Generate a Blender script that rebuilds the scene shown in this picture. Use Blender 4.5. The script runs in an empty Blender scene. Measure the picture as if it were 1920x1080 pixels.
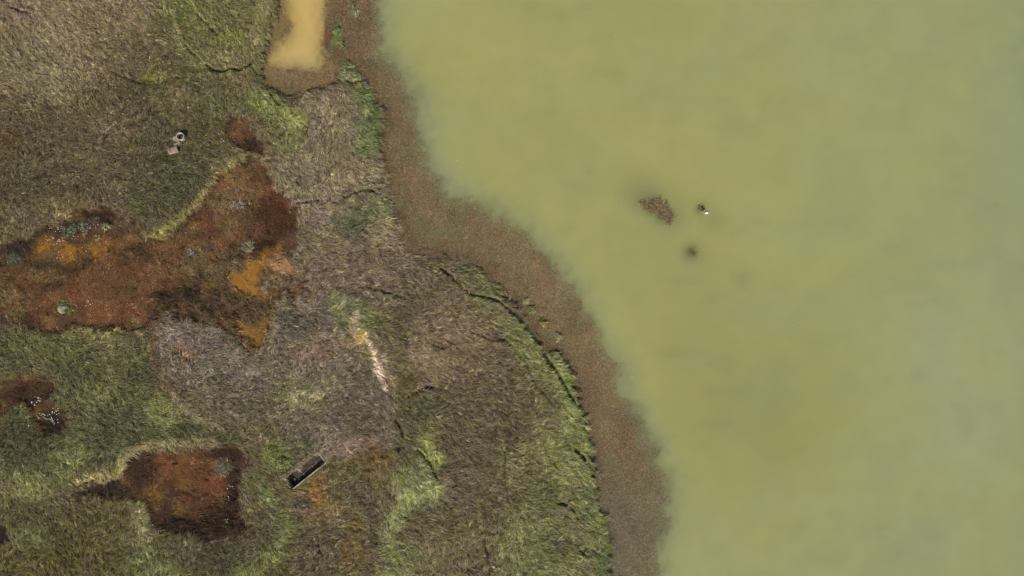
import bpy, math
import numpy as np

S = 0.06                      # metres of ground per map unit
HCAM = 80.0
C = bpy.context.scene.collection
scene = bpy.context.scene

# ------------------------------------------------------------------ camera, sky, sun, exposure
cam_d = bpy.data.cameras.new('camera'); cam = bpy.data.objects.new('camera', cam_d); C.objects.link(cam)
cam.location = (0, 0, HCAM); cam.rotation_euler = (0, 0, 0)
cam_d.sensor_width = 36; cam_d.lens = 18 / (57.6 / HCAM)
cam_d.clip_start = 0.5; cam_d.clip_end = 20000
scene.camera = cam

SUN_EL, SHX, SHY = 43.0, 0.30, 0.95        # shadows fall towards (SHX, SHY)
az = math.atan2(-SHX, -SHY)                # compass angle of the sun, from +Y towards +X
world = bpy.data.worlds.new('World'); scene.world = world; world.use_nodes = True
nt = world.node_tree; nt.nodes.clear()
sky = nt.nodes.new('ShaderNodeTexSky'); sky.sky_type = 'NISHITA'; sky.sun_disc = False
sky.sun_elevation = math.radians(SUN_EL); sky.sun_rotation = az % (2 * math.pi)
sky.air_density = 1.2; sky.dust_density = 3.0
bg = nt.nodes.new('ShaderNodeBackground'); bg.inputs['Strength'].default_value = 0.10
wo = nt.nodes.new('ShaderNodeOutputWorld')
nt.links.new(sky.outputs[0], bg.inputs[0]); nt.links.new(bg.outputs[0], wo.inputs[0])
sun_d = bpy.data.lights.new('sun', 'SUN'); sun_d.energy = 4.35; sun_d.angle = math.radians(2.5); sun_d.color = (1.0, 0.93, 0.84)
sun = bpy.data.objects.new('sun', sun_d); C.objects.link(sun)
n_ = math.hypot(SHX, SHY)
from mathutils import Vector
d_ = Vector((SHX / n_ * math.cos(math.radians(SUN_EL)), SHY / n_ * math.cos(math.radians(SUN_EL)), -math.sin(math.radians(SUN_EL))))
sun.rotation_euler = d_.to_track_quat('-Z', 'Y').to_euler()
scene.view_settings.view_transform = 'Standard'; scene.view_settings.look = 'None'
scene.view_settings.exposure = 0.38; scene.view_settings.gamma = 1.0
scene.render.engine = 'CYCLES'
scene.cycles.max_bounces = 5; scene.cycles.transparent_max_bounces = 12

# ------------------------------------------------------------------ helpers
rng = np.random.default_rng(7)

def lin(c, g=1.0):
    a = np.asarray(c, float) / 255.0
    a = np.where(a <= 0.04045, a / 12.92, ((a + 0.055) / 1.055) ** 2.4)
    return a * g

def noise2(x, y, seed=0):
    xi = np.floor(x).astype(np.int64); yi = np.floor(y).astype(np.int64)
    fx = x - xi; fy = y - yi
    fx = fx * fx * fx * (fx * (fx * 6 - 15) + 10); fy = fy * fy * fy * (fy * (fy * 6 - 15) + 10)
    def h(a, b):
        v = (a * 374761393 + b * 668265263 + seed * 1442695041) & 0xFFFFFFFF
        v = ((v ^ (v >> 13)) * 1274126177) & 0xFFFFFFFF
        return ((v ^ (v >> 16)) & 0xFFFF) / 65535.0
    a = h(xi, yi); b = h(xi + 1, yi); c = h(xi, yi + 1); d = h(xi + 1, yi + 1)
    return (a + (b - a) * fx + (c - a) * fy + (a - b - c + d) * fx * fy) * 2 - 1

def fbm(x, y, scale, octv=4, seed=0, gain=0.5):
    s = 0; amp = 1; tot = 0; f = 1.0 / scale
    for i in range(octv):
        s = s + amp * noise2(x * f + 17.3 * i, y * f - 9.1 * i, seed + i * 31); tot += amp; amp *= gain; f *= 2.03
    return s / tot

def sstep(a, b, x):
    t = np.clip((x - a) / (b - a), 0, 1); return t * t * (3 - 2 * t)

# map raster: map units run right and down, two units per cell
X0, X1, Y0, Y1, ST = -260, 1400, -220, 1300, 2
gx = np.arange(X0, X1 + 1, ST); gy = np.arange(Y0, Y1 + 1, ST)
GX, GY = np.meshgrid(gx.astype(float), gy.astype(float))
W1 = fbm(GX, GY, 46, 4, 3, .6); W2 = fbm(GX, GY, 46, 4, 77, .6)
F1 = fbm(GX, GY, 9, 3, 11); F2 = fbm(GX, GY, 9, 3, 99)

def poly_sdf(pts, px, py):
    """signed distance, positive inside"""
    d = np.full(px.shape, 1e18); ins = np.zeros(px.shape, bool)
    n = len(pts)
    for i in range(n):
        ax, ay = pts[i]; bx, by = pts[(i + 1) % n]
        ex, ey = bx - ax, by - ay
        t = np.clip(((px - ax) * ex + (py - ay) * ey) / (ex * ex + ey * ey + 1e-9), 0, 1)
        d = np.minimum(d, (px - ax - ex * t) ** 2 + (py - ay - ey * t) ** 2)
        cr = ((ay > py) != (by > py)) & (px < ex * (py - ay) / (ey + (1e-9 if ey >= 0 else -1e-9)) + ax)
        ins ^= cr
    d = np.sqrt(d)
    return np.where(ins, d, -d)

def line_dist(pts, px, py):
    d = np.full(px.shape, 1e18); tt = np.zeros(px.shape)
    n = len(pts) - 1
    for i in range(n):
        ax, ay = pts[i][:2]; bx, by = pts[i + 1][:2]
        ex, ey = bx - ax, by - ay
        t = np.clip(((px - ax) * ex + (py - ay) * ey) / (ex * ex + ey * ey + 1e-9), 0, 1)
        q = (px - ax - ex * t) ** 2 + (py - ay - ey * t) ** 2
        tt = np.where(q < d, (i + t) / n, tt); d = np.minimum(d, q)
    return np.sqrt(d), tt

def window(pts, pad):
    a = np.array([p[:2] for p in pts], float)
    x0, y0 = a.min(0) - pad; x1, y1 = a.max(0) + pad
    i0 = max(0, int((x0 - X0) / ST)); i1 = min(len(gx), int((x1 - X0) / ST) + 2)
    j0 = max(0, int((y0 - Y0) / ST)); j1 = min(len(gy), int((y1 - Y0) / ST) + 2)
    return slice(j0, j1), slice(i0, i1)

def mask(pts, soft=10, warp=8, fine=3):
    """soft-edged mask of a polygon whose outline is roughened by noise"""
    w = window(pts, soft + warp + fine + 4)
    m = np.zeros(GX.shape)
    x = GX[w] + W1[w] * warp + F1[w] * fine; y = GY[w] + W2[w] * warp + F2[w] * fine
    m[w] = sstep(-soft, soft, poly_sdf(pts, x, y)); return m

def blob(cx, cy, rx, ry, rot=0, n=12):
    a = np.linspace(0, 2 * np.pi, n, endpoint=False); r = math.radians(rot)
    return [(cx + rx * math.cos(t) * math.cos(r) - ry * math.sin(t) * math.sin(r), cy + rx * math.cos(t) * math.sin(r) + ry * math.sin(t) * math.cos(r)) for t in a]

def lmask(pts, width, soft=3, warp=3, fine=1.5):
    w = window(pts, width + soft + warp + 6); m = np.zeros(GX.shape)
    d, t = line_dist(pts, GX[w] + W1[w] * warp + F1[w] * fine, GY[w] + W2[w] * warp + F2[w] * fine)
    m[w] = 1 - sstep(max(width - soft, 0), width + soft, d); return m

def samp(F, px, py):
    u = np.clip((px - X0) / ST, 0, len(gx) - 1.001); v = np.clip((py - Y0) / ST, 0, len(gy) - 1.001)
    i = u.astype(int); j = v.astype(int); fu = u - i; fv = v - j
    if F.ndim == 3: fu = fu[:, None]; fv = fv[:, None]
    return (F[j, i] * (1 - fu) * (1 - fv) + F[j, i + 1] * fu * (1 - fv) + F[j + 1, i] * (1 - fu) * fv + F[j + 1, i + 1] * fu * fv)

def wx(px): return (np.asarray(px, float) - 960) * S
def wy(py): return (540 - np.asarray(py, float)) * S

# ------------------------------------------------------------------ the map of the marsh
BANK = [(640, -260), (640, -40), (626, 20), (612, 60), (614, 110), (628, 118), (640, 108), (668, 120), (684, 152), (688, 178), (704, 200), (714, 228), (709, 262), (712, 302), (722, 330),
        (724, 370), (733, 400), (744, 430), (756, 462), (775, 479), (800, 482), (832, 486), (862, 488), (894, 500), (907, 518), (935, 540), (944, 560), (963, 578), (985, 600),
        (1004, 628), (1018, 655), (1030, 662), (1042, 664), (1062, 692), (1076, 726), (1084, 762), (1092, 806), (1104, 834), (1110, 862), (1121, 888), (1121, 900), (1113, 906), (1117, 932),
        (1131, 962), (1138, 1010), (1136, 1060), (1142, 1100), (1150, 1340)]
LANDP = BANK + [(-3000, 1340), (-3000, -260)]
SHORE = [(706, -260), (704, 0), (706, 60), (703, 98), (722, 112), (748, 132), (760, 165), (776, 178), (770, 210), (781, 240), (790, 270), (797, 302), (806, 332), (830, 362), (860, 378),
         (892, 388), (930, 405), (960, 424), (988, 432), (996, 455), (1020, 480), (1040, 510), (1058, 538), (1078, 545), (1090, 580), (1105, 607), (1130, 642), (1150, 680), (1158, 712),
         (1160, 745), (1182, 765), (1195, 785), (1206, 812), (1226, 850), (1240, 890), (1243, 930), (1252, 980), (1246, 1004), (1228, 1032), (1236, 1090), (1250, 1340)]
SHOREP = SHORE + [(-3000, 1340), (-3000, -260)]
POND_BASIN = [(528, -260), (526, 5), (521, 25), (509, 60), (500, 100), (496, 135), (498, 166), (530, 172), (560, 176), (600, 164), (628, 150), (622, 112), (612, 80), (612, 40), (622, 0), (620, -260)]
RAG = fbm(GX, GY, 16, 4, 33, .65)
LANDD = poly_sdf(LANDP, GX + W1 * 9 + F1 * 6, GY + W2 * 9 + F2 * 6)
LANDD = LANDD + RAG * 16 * (1 - .55 * mask([(930, 560), (980, 560), (1060, 660), (1110, 780), (1150, 900), (1150, 1300), (1080, 1300), (1080, 900), (1000, 700), (930, 600)], 14, 8, 4))
SHORED = poly_sdf(SHOREP, GX + W1 * 16 + F1 * 11, GY + W2 * 16 + F2 * 11)
PONDD = poly_sdf(POND_BASIN, GX + W1 * 8 + F1 * 6, GY + W2 * 8 + F2 * 6)
# the brown weedy flat also fills the ground between pond and lake
FLAT = [(612, -260), (614, 60), (612, 112), (630, 145), (640, 112), (665, 108), (690, 100), (690, -260)]

BOG = [(-300, 480), (0, 470), (40, 448), (90, 428), (130, 418), (150, 398), (205, 386), (212, 404), (240, 412), (262, 418), (275, 448), (300, 450), (345, 424), (372, 392), (392, 368), (420, 330), (452, 306), (470, 296),
       (498, 312), (508, 345), (556, 380), (553, 440), (560, 462), (540, 478), (575, 520), (578, 552), (545, 565), (512, 568), (505, 600), (490, 655), (458, 640), (420, 622), (372, 604), (330, 586),
       (296, 584), (288, 604), (250, 622), (130, 612), (100, 625), (60, 612), (40, 596), (0, 598), (-300, 600)]
BOG_N = [(430, 225), (455, 216), (470, 225), (470, 245), (492, 268), (494, 290), (470, 290), (446, 276), (432, 262), (424, 240)]
BOG_W = [(-200, 715), (0, 712), (30, 708), (70, 704), (104, 712), (108, 735), (96, 745), (122, 765), (124, 790), (112, 812), (84, 812), (66, 790), (60, 770), (40, 752), (20, 770), (0, 790), (-200, 800)]
BOG_S = [(146, 944), (148, 918), (168, 908), (200, 904), (232, 892), (240, 868), (264, 846), (300, 842), (340, 848), (400, 838), (440, 832), (466, 862), (446, 890), (452, 930), (456, 965), (474, 990), (446, 1006), (400, 1010),
         (340, 1006), (282, 984), (272, 950), (262, 938), (220, 936), (185, 930), (160, 926), (152, 946)]
BOG_FARW = [(-200, 960), (0, 975), (18, 992), (22, 1015), (0, 1028), (-200, 1040)]
mBOG = np.maximum.reduce([mask(BOG, 9, 13, 11), mask(BOG_N, 5, 5, 5), mask(BOG_W, 8, 8, 9), mask(BOG_S, 5, 7, 8), mask(BOG_FARW, 6, 6, 6)])
ragm = mask([(470, 470), (620, 470), (620, 640), (480, 690), (360, 640), (280, 590), (300, 560), (440, 560)], 20, 14, 6)
mBOG = mBOG * (1 - ragm * .62 * sstep(-.15, .15, RAG))          # grey sward invades the south-east of the big hollow

# ---- colour as the eye sees it (sRGB), layer on layer
COL = np.zeros(GX.shape + (3,)); COL[:] = lin((98, 91, 66))
def lay(m, c, o=1.0):
    k = (m * o)[..., None]; COL[:] = COL * (1 - k) + lin(c) * k
def patch(pts, c, o=.9, soft=22, warp=22, fine=6): lay(mask(pts, soft, warp, fine), c, o)
def B(cx, cy, rx, ry, c, o=.9, rot=0, soft=None, warp=None):
    s = min(rx, ry)
    patch(blob(cx, cy, rx, ry, rot), c, o, soft if soft else s * .65, warp if warp else s * .6, 5)

# north-west meadow
patch([(-260, -220), (330, -220), (300, 60), (220, 150), (120, 200), (-260, 200)], (122, 111, 86), .9, 40, 40)
B(60, 120, 70, 50, (112, 108, 84), .7); B(215, 70, 60, 60, (108, 98, 74), .7); B(90, 40, 80, 30, (132, 120, 94), .6, 25); B(20, 20, 60, 20, (110, 98, 84), .7)
patch([(-260, 200), (110, 210), (260, 170), (330, 260), (300, 400), (200, 400), (60, 430), (-260, 460)], (88, 80, 60), .9, 35, 35)
B(90, 210, 110, 30, (96, 86, 64), .7, 10); B(230, 240, 50, 40, (112, 99, 76), .6); B(170, 300, 60, 20, (104, 94, 68), .7, 15)
B(70, 330, 80, 50, (80, 76, 56), .7); B(200, 330, 50, 50, (92, 84, 64), .6); B(20, 270, 26, 34, (92, 74, 44), .6)
B(130, 395, 70, 22, (106, 96, 68), .8, 20); B(50, 405, 45, 20, (104, 92, 70), .6, 10)
patch([(250, 120), (330, 90), (430, 160), (480, 220), (420, 250), (420, 300), (330, 400), (270, 430), (220, 390), (250, 260)], (82, 79, 56), .9, 26, 26)
B(340, 330, 60, 50, (78, 77, 55), .8); B(410, 190, 60, 36, (94, 92, 64), .7, 30); B(330, 195, 44, 28, (104, 96, 68), .7)
B(255, 110, 50, 36, (96, 86, 66), .7); B(240, 170, 30, 24, (88, 84, 58), .6)
patch([(300, -220), (530, -220), (524, 20), (505, 70), (498, 130), (430, 160), (330, 110), (300, 60)], (104, 104, 66), .95, 18, 16)
B(330, 30, 22, 34, (92, 98, 48), .8, -20); B(300, 60, 30, 16, (86, 86, 50), .7, 60); B(380, 20, 40, 14, (112, 114, 62), .7, 60); B(440, 72, 20, 14, (122, 128, 52), .8, 30)
B(290, 145, 26, 14, (112, 112, 56), .8); B(490, 45, 14, 60, (128, 124, 82), .8, 8); B(440, 110, 50, 20, (118, 110, 80), .7); B(365, 90, 34, 12, (92, 94, 56), .6, 50)
# green neck round the pond
B(500, 150, 24, 30, (84, 88, 58), .8); B(520, 205, 54, 20, (118, 128, 60), .95, 22); B(545, 222, 26, 12, (134, 142, 62), .9, 15); B(490, 190, 26, 12, (114, 122, 60), .8, 20)
B(560, 265, 54, 22, (98, 104, 62), .85, 10); B(520, 240, 30, 20, (96, 94, 62), .7)
patch([(560, 176), (640, 160), (700, 200), (716, 300), (728, 380), (640, 400), (560, 378), (510, 340), (500, 300), (560, 280), (590, 250)], (116, 107, 86), .85, 16, 14)
B(620, 200, 36, 20, (122, 112, 92), .7, 20); B(660, 330, 50, 22, (130, 118, 94), .7, -15); B(580, 330, 50, 24, (104, 98, 78), .7); B(620, 270, 40, 16, (100, 92, 72), .6)
B(680, 180, 22, 20, (106, 122, 62), .8); B(694, 210, 14, 34, (86, 116, 48), .95, -8); B(702, 250, 9, 34, (76, 108, 44), .95); B(680, 250, 16, 30, (98, 112, 64), .8); B(684, 282, 26, 16, (92, 112, 58), .85)
B(655, 130, 30, 14, (98, 116, 78), .95, 20); B(660, 146, 24, 8, (138, 138, 100), .8, 10)
B(560, 168, 40, 7, (78, 92, 58), .8, -6)
# the middle, grey-pink matted grass
patch([(556, 385), (640, 372), (740, 400), (770, 480), (905, 520), (960, 590), (900, 680), (840, 720), (760, 740), (740, 640), (700, 560), (590, 560), (560, 480)], (111, 99, 80), .95, 22, 20)
B(610, 410, 44, 24, (116, 104, 90), .7); B(665, 412, 36, 34, (84, 88, 62), .85); B(640, 425, 30, 16, (76, 78, 58), .7); B(712, 400, 22, 40, (116, 116, 80), .8, -12); B(580, 440, 20, 24, (98, 92, 68), .7)
B(730, 450, 50, 26, (128, 115, 92), .7, 30); B(640, 520, 60, 36, (106, 92, 78), .7, 0); B(740, 510, 70, 26, (116, 102, 84), .7, 20); B(690, 480, 60, 20, (98, 90, 68), .6, 10); B(600, 520, 30, 40, (104, 90, 76), .7)
B(840, 560, 70, 34, (100, 92, 68), .75, 20); B(900, 560, 36, 20, (104, 108, 68), .75, 30); B(780, 600, 50, 30, (104, 92, 72), .7); B(870, 620, 60, 30, (118, 103, 82), .8, 15)
B(830, 680, 60, 30, (126, 110, 86), .7, 20); B(760, 560, 30, 40, (82, 80, 58), .7); B(790, 520, 40, 14, (88, 78, 66), .6, 20)
B(750, 620, 16, 40, (84, 82, 56), .8, -10); B(750, 700, 22, 50, (96, 90, 60), .8, -10)
B(880, 510, 26, 14, (104, 108, 72), .8, 30); B(920, 540, 26, 14, (102, 104, 64), .8, 40)
patch([(296, 584), (330, 586), (420, 622), (460, 650), (495, 650), (520, 570), (590, 560), (690, 570), (700, 640), (740, 760), (745, 830), (690, 850), (610, 860), (520, 800), (430, 790), (350, 740), (300, 700), (286, 640)], (107, 97, 84), .95, 12, 12)
B(330, 620, 36, 34, (116, 104, 96), .8, 20); B(560, 600, 40, 22, (82, 80, 66), .8); B(640, 570, 50, 26, (94, 82, 72), .75); B(590, 650, 60, 26, (112, 96, 76), .8); B(400, 690, 60, 40, (100, 96, 84), .7)
B(430, 670, 30, 14, (120, 118, 102), .6); B(560, 740, 60, 30, (108, 108, 76), .85); B(500, 780, 60, 24, (106, 102, 76), .7); B(660, 770, 50, 44, (88, 80, 68), .85); B(640, 700, 60, 24, (98, 90, 70), .7)
B(440, 740, 70, 30, (92, 88, 72), .7, 20); B(350, 770, 60, 12, (120, 112, 92), .6, 38); B(300, 690, 14, 50, (118, 108, 92), .6, -14); B(470, 700, 16, 10, (136, 128, 112), .7); B(380, 650, 40, 20, (104, 90, 88), .6)
B(650, 590, 40, 22, (106, 116, 72), .8, 30); B(686, 600, 30, 24, (98, 104, 60), .8); B(680, 640, 26, 30, (120, 114, 76), .8); B(668, 612, 14, 26, (150, 138, 106), .8, -14); B(672, 628, 10, 10, (170, 142, 88), .8)
B(640, 640, 22, 12, (122, 110, 88), .7); B(710, 560, 20, 16, (100, 96, 72), .6); B(720, 690, 16, 36, (128, 114, 92), .8, -16)
B(590, 745, 14, 8, (160, 150, 118), .7); B(556, 745, 12, 7, (156, 146, 118), .7)
# south-east headland
patch([(760, 740), (840, 720), (930, 640), (990, 690), (1000, 760), (1010, 880), (960, 960), (930, 1080), (920, 1300), (700, 1300), (720, 1000), (730, 860)], (97, 90, 66), .95, 22, 20)
B(900, 740, 70, 40, (98, 88, 66), .75); B(860, 830, 50, 60, (88, 78, 62), .8); B(900, 690, 60, 30, (104, 92, 72), .7); B(790, 760, 40, 20, (76, 78, 54), .8, -20); B(940, 790, 36, 50, (84, 78, 58), .7); B(870, 920, 50, 50, (92, 86, 64), .7)
B(840, 1010, 60, 50, (102, 96, 68), .75); B(860, 900, 30, 60, (94, 86, 70), .6); B(820, 1060, 50, 36, (104, 96, 70), .6)
patch([(930, 590), (985, 610), (1022, 665), (1050, 720), (1082, 780), (1106, 850), (1112, 920), (1132, 970), (1140, 1300), (900, 1300), (940, 1060), (960, 960), (1010, 880), (1010, 780), (985, 700), (940, 640)], (112, 113, 72), .95, 14, 12)
B(985, 640, 22, 40, (112, 122, 64), .9, -24); B(1010, 690, 20, 50, (116, 118, 72), .9, -24); B(1045, 700, 12, 40, (122, 136, 64), .95, -22); B(1066, 740, 12, 40, (110, 132, 54), .95, -14)
B(1070, 800, 24, 40, (112, 126, 64), .9, -10); B(1020, 770, 26, 40, (98, 92, 68), .8, -10); B(1000, 740, 20, 30, (88, 82, 60), .8); B(1096, 845, 10, 30, (118, 130, 62), .9, -12)
B(1040, 850, 50, 34, (108, 110, 68), .8, 20); B(1010, 930, 40, 40, (88, 92, 56), .75); B(960, 870, 30, 40, (110, 108, 72), .7); B(980, 960, 30, 36, (112, 112, 72), .7); B(1100, 930, 18, 50, (94, 110, 56), .85)
B(1122, 970, 10, 40, (120, 134, 58), .9, -6); B(1120, 1040, 18, 50, (90, 110, 52), .9); B(1060, 980, 50, 40, (106, 104, 72), .7); B(1040, 1020, 40, 22, (82, 80, 56), .7); B(980, 1040, 40, 40, (106, 110, 66), .8)
B(1040, 1070, 60, 20, (108, 112, 68), .7); B(1080, 880, 40, 14, (118, 120, 76), .7, 35)
# bright green runs
B(806, 836, 20, 34, (124, 134, 66), .9, -18); B(816, 850, 10, 16, (140, 152, 60), .8); B(785, 920, 36, 20, (134, 142, 88), .9, -10); B(800, 890, 14, 40, (120, 122, 84), .8, -30); B(760, 900, 22, 30, (122, 124, 82), .8)
B(740, 970, 16, 44, (124, 132, 76), .9, 20); B(724, 1010, 14, 34, (118, 130, 66), .8); B(750, 1040, 30, 30, (110, 116, 70), .8); B(740, 1075, 40, 14, (130, 136, 84), .8); B(770, 925, 10, 12, (150, 160, 74), .8)
B(760, 830, 22, 40, (90, 88, 62), .7, -20)
# brown ochre trail
patch([(650, 850), (690, 830), (740, 850), (722, 900), (690, 930), (640, 930), (640, 960), (680, 990), (690, 1040), (650, 1080), (630, 1040), (625, 980), (590, 990), (560, 940), (540, 925), (600, 890)], (104, 90, 58), .85, 14, 12)
B(700, 850, 30, 20, (102, 82, 50), .8); B(590, 930, 18, 44, (126, 98, 58), .85, 24); B(690, 880, 26, 20, (104, 92, 54), .8); B(660, 995, 24, 40, (106, 92, 52), .8); B(646, 1020, 8, 30, (118, 84, 50), .7)
B(650, 900, 30, 30, (82, 82, 58), .8); B(690, 920, 26, 24, (82, 76, 60), .8); B(670, 830, 40, 12, (92, 72, 52), .8, -30)
B(568, 946, 20, 20, (92, 82, 68), .8); B(640, 970, 22, 12, (104, 96, 78), .7, 20); B(610, 1010, 50, 30, (86, 78, 62), .8); B(700, 990, 20, 60, (88, 82, 62), .7); B(590, 1050, 40, 30, (90, 82, 64), .8)
B(520, 858, 22, 22, (108, 122, 62), .85); B(512, 850, 14, 10, (126, 142, 54), .7); B(560, 830, 40, 20, (92, 92, 70), .7); B(480, 830, 30, 26, (104, 98, 74), .6)
B(640, 840, 40, 16, (120, 106, 92), .75, -30); B(595, 845, 10, 14, (130, 118, 98), .6)
# south-west meadow
patch([(-260, 600), (60, 612), (130, 612), (250, 622), (290, 640), (300, 720), (360, 770), (430, 800), (470, 830), (400, 836), (260, 840), (230, 890), (150, 905), (-260, 900)], (88, 87, 60), .95, 12, 12)
B(170, 630, 70, 16, (112, 108, 70), .85); B(60, 640, 50, 20, (106, 106, 66), .7, 10); B(60, 690, 70, 20, (94, 90, 64), .7); B(200, 690, 60, 40, (94, 92, 62), .7); B(220, 660, 40, 26, (108, 104, 72), .6); B(120, 660, 50, 20, (90, 92, 56), .7)
B(300, 775, 34, 30, (122, 126, 74), .95, -20); B(190, 735, 40, 20, (106, 106, 66), .8, -20); B(160, 700, 40, 16, (78, 80, 56), .6); B(230, 790, 50, 26, (80, 76, 58), .7); B(300, 810, 40, 14, (82, 88, 54), .7)
B(40, 770, 26, 22, (86, 94, 54), .85); B(30, 820, 60, 26, (76, 72, 54), .7); B(180, 830, 70, 20, (80, 78, 58), .6); B(270, 700, 16, 60, (78, 78, 52), .6, -14); B(60, 830, 50, 30, (74, 72, 54), .7)
B(140, 858, 26, 34, (112, 118, 64), .85, -10); B(70, 915, 30, 30, (120, 122, 74), .9, -20); B(20, 940, 24, 22, (110, 112, 78), .7); B(110, 880, 30, 30, (96, 102, 60), .7); B(40, 860, 30, 30, (70, 70, 50), .6); B(230, 860, 20, 50, (104, 108, 68), .7)
patch([(-260, 960), (60, 940), (140, 950), (270, 945), (280, 990), (340, 1010), (450, 1010), (480, 1000), (540, 940), (560, 960), (540, 1080), (520, 1300), (-260, 1300)], (84, 80, 52), .95, 10, 10)
B(200, 950, 60, 20, (94, 90, 60), .7); B(264, 970, 14, 34, (126, 122, 86), .9, -12); B(270, 1020, 22, 50, (112, 112, 78), .6, -10); B(60, 1010, 36, 20, (104, 108, 68), .85, 20); B(130, 1040, 90, 30, (80, 76, 44), .7); B(60, 1060, 60, 20, (90, 84, 50), .7)
B(280, 1060, 50, 20, (94, 100, 58), .8); B(400, 1040, 70, 26, (74, 70, 56), .8); B(430, 1010, 60, 16, (82, 76, 60), .8); B(340, 1030, 40, 16, (88, 84, 64), .6); B(300, 1080, 40, 16, (110, 116, 66), .8)
B(526, 1000, 18, 44, (112, 124, 66), .95, 14); B(508, 1040, 26, 16, (108, 112, 62), .8); B(470, 1070, 30, 16, (112, 116, 62), .8); B(500, 925, 14, 30, (104, 124, 62), .95, -18); B(480, 900, 16, 20, (92, 98, 60), .8)
B(540, 970, 20, 40, (98, 94, 62), .6); B(490, 970, 30, 34, (84, 80, 60), .8); B(420, 870, 30, 26, (84, 78, 62), .7)
# dry fringes round the hollows
for ln, w_, c_, o_ in (([(275, 450), (310, 434), (345, 412), (370, 392), (395, 360), (425, 325), (458, 298), (472, 290)], 11, (138, 132, 80), .85),
                    ([(505, 335), (520, 352), (548, 372), (572, 382)], 4, (146, 132, 112), .8),
                    ([(150, 906), (190, 895), (228, 885), (234, 858), (256, 840), (290, 832), (345, 826), (400, 826)], 7, (144, 134, 96), .85),
                    ([(500, 300), (492, 262), (476, 226), (452, 210), (426, 216)], 5, (116, 104, 84), .7),
                    ([(130, 614), (170, 618), (220, 620), (260, 626)], 6, (124, 112, 74), .7),
                    ([(535, 895), (560, 872), (598, 846)], 6, (140, 128, 104), .9),
                    ([(612, 862), (640, 850), (672, 834), (700, 822)], 6, (132, 118, 100), .6),
                    ([(290, 680), (306, 714), (336, 752), (372, 786), (420, 806)], 5, (130, 118, 98), .6),
                    ([(320, 20), (336, 60), (346, 78), (362, 100), (382, 118), (400, 130)], 2.5, (140, 130, 98), .7),
                    ([(358, 0), (366, 16), (376, 34)], 2.5, (140, 140, 80), .7),
                    ([(940, 790), (945, 840), (958, 860), (950, 920)], 4, (124, 118, 82), .5)):
    lay(lmask(ln, w_, w_ * .8, 4, 3), c_, o_)
lay(lmask([(296, 590), (286, 630), (288, 670), (300, 705), (318, 735)], 8, 7, 6, 5), (98, 80, 60), .8)
# white sandy scar
lay(lmask([(682, 628), (690, 645), (698, 664)], 3.4, 2.5, 2, 2), (206, 188, 168), .9)
lay(lmask([(666, 590), (668, 600)], 5, 4, 3, 2), (176, 164, 146), .7)
lay(lmask([(700, 668), (706, 690), (712, 706), (718, 726)], 3.6, 3, 2, 2), (206, 188, 168), .9)
B(708, 694, 9, 8, (200, 182, 164), .9)
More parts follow.
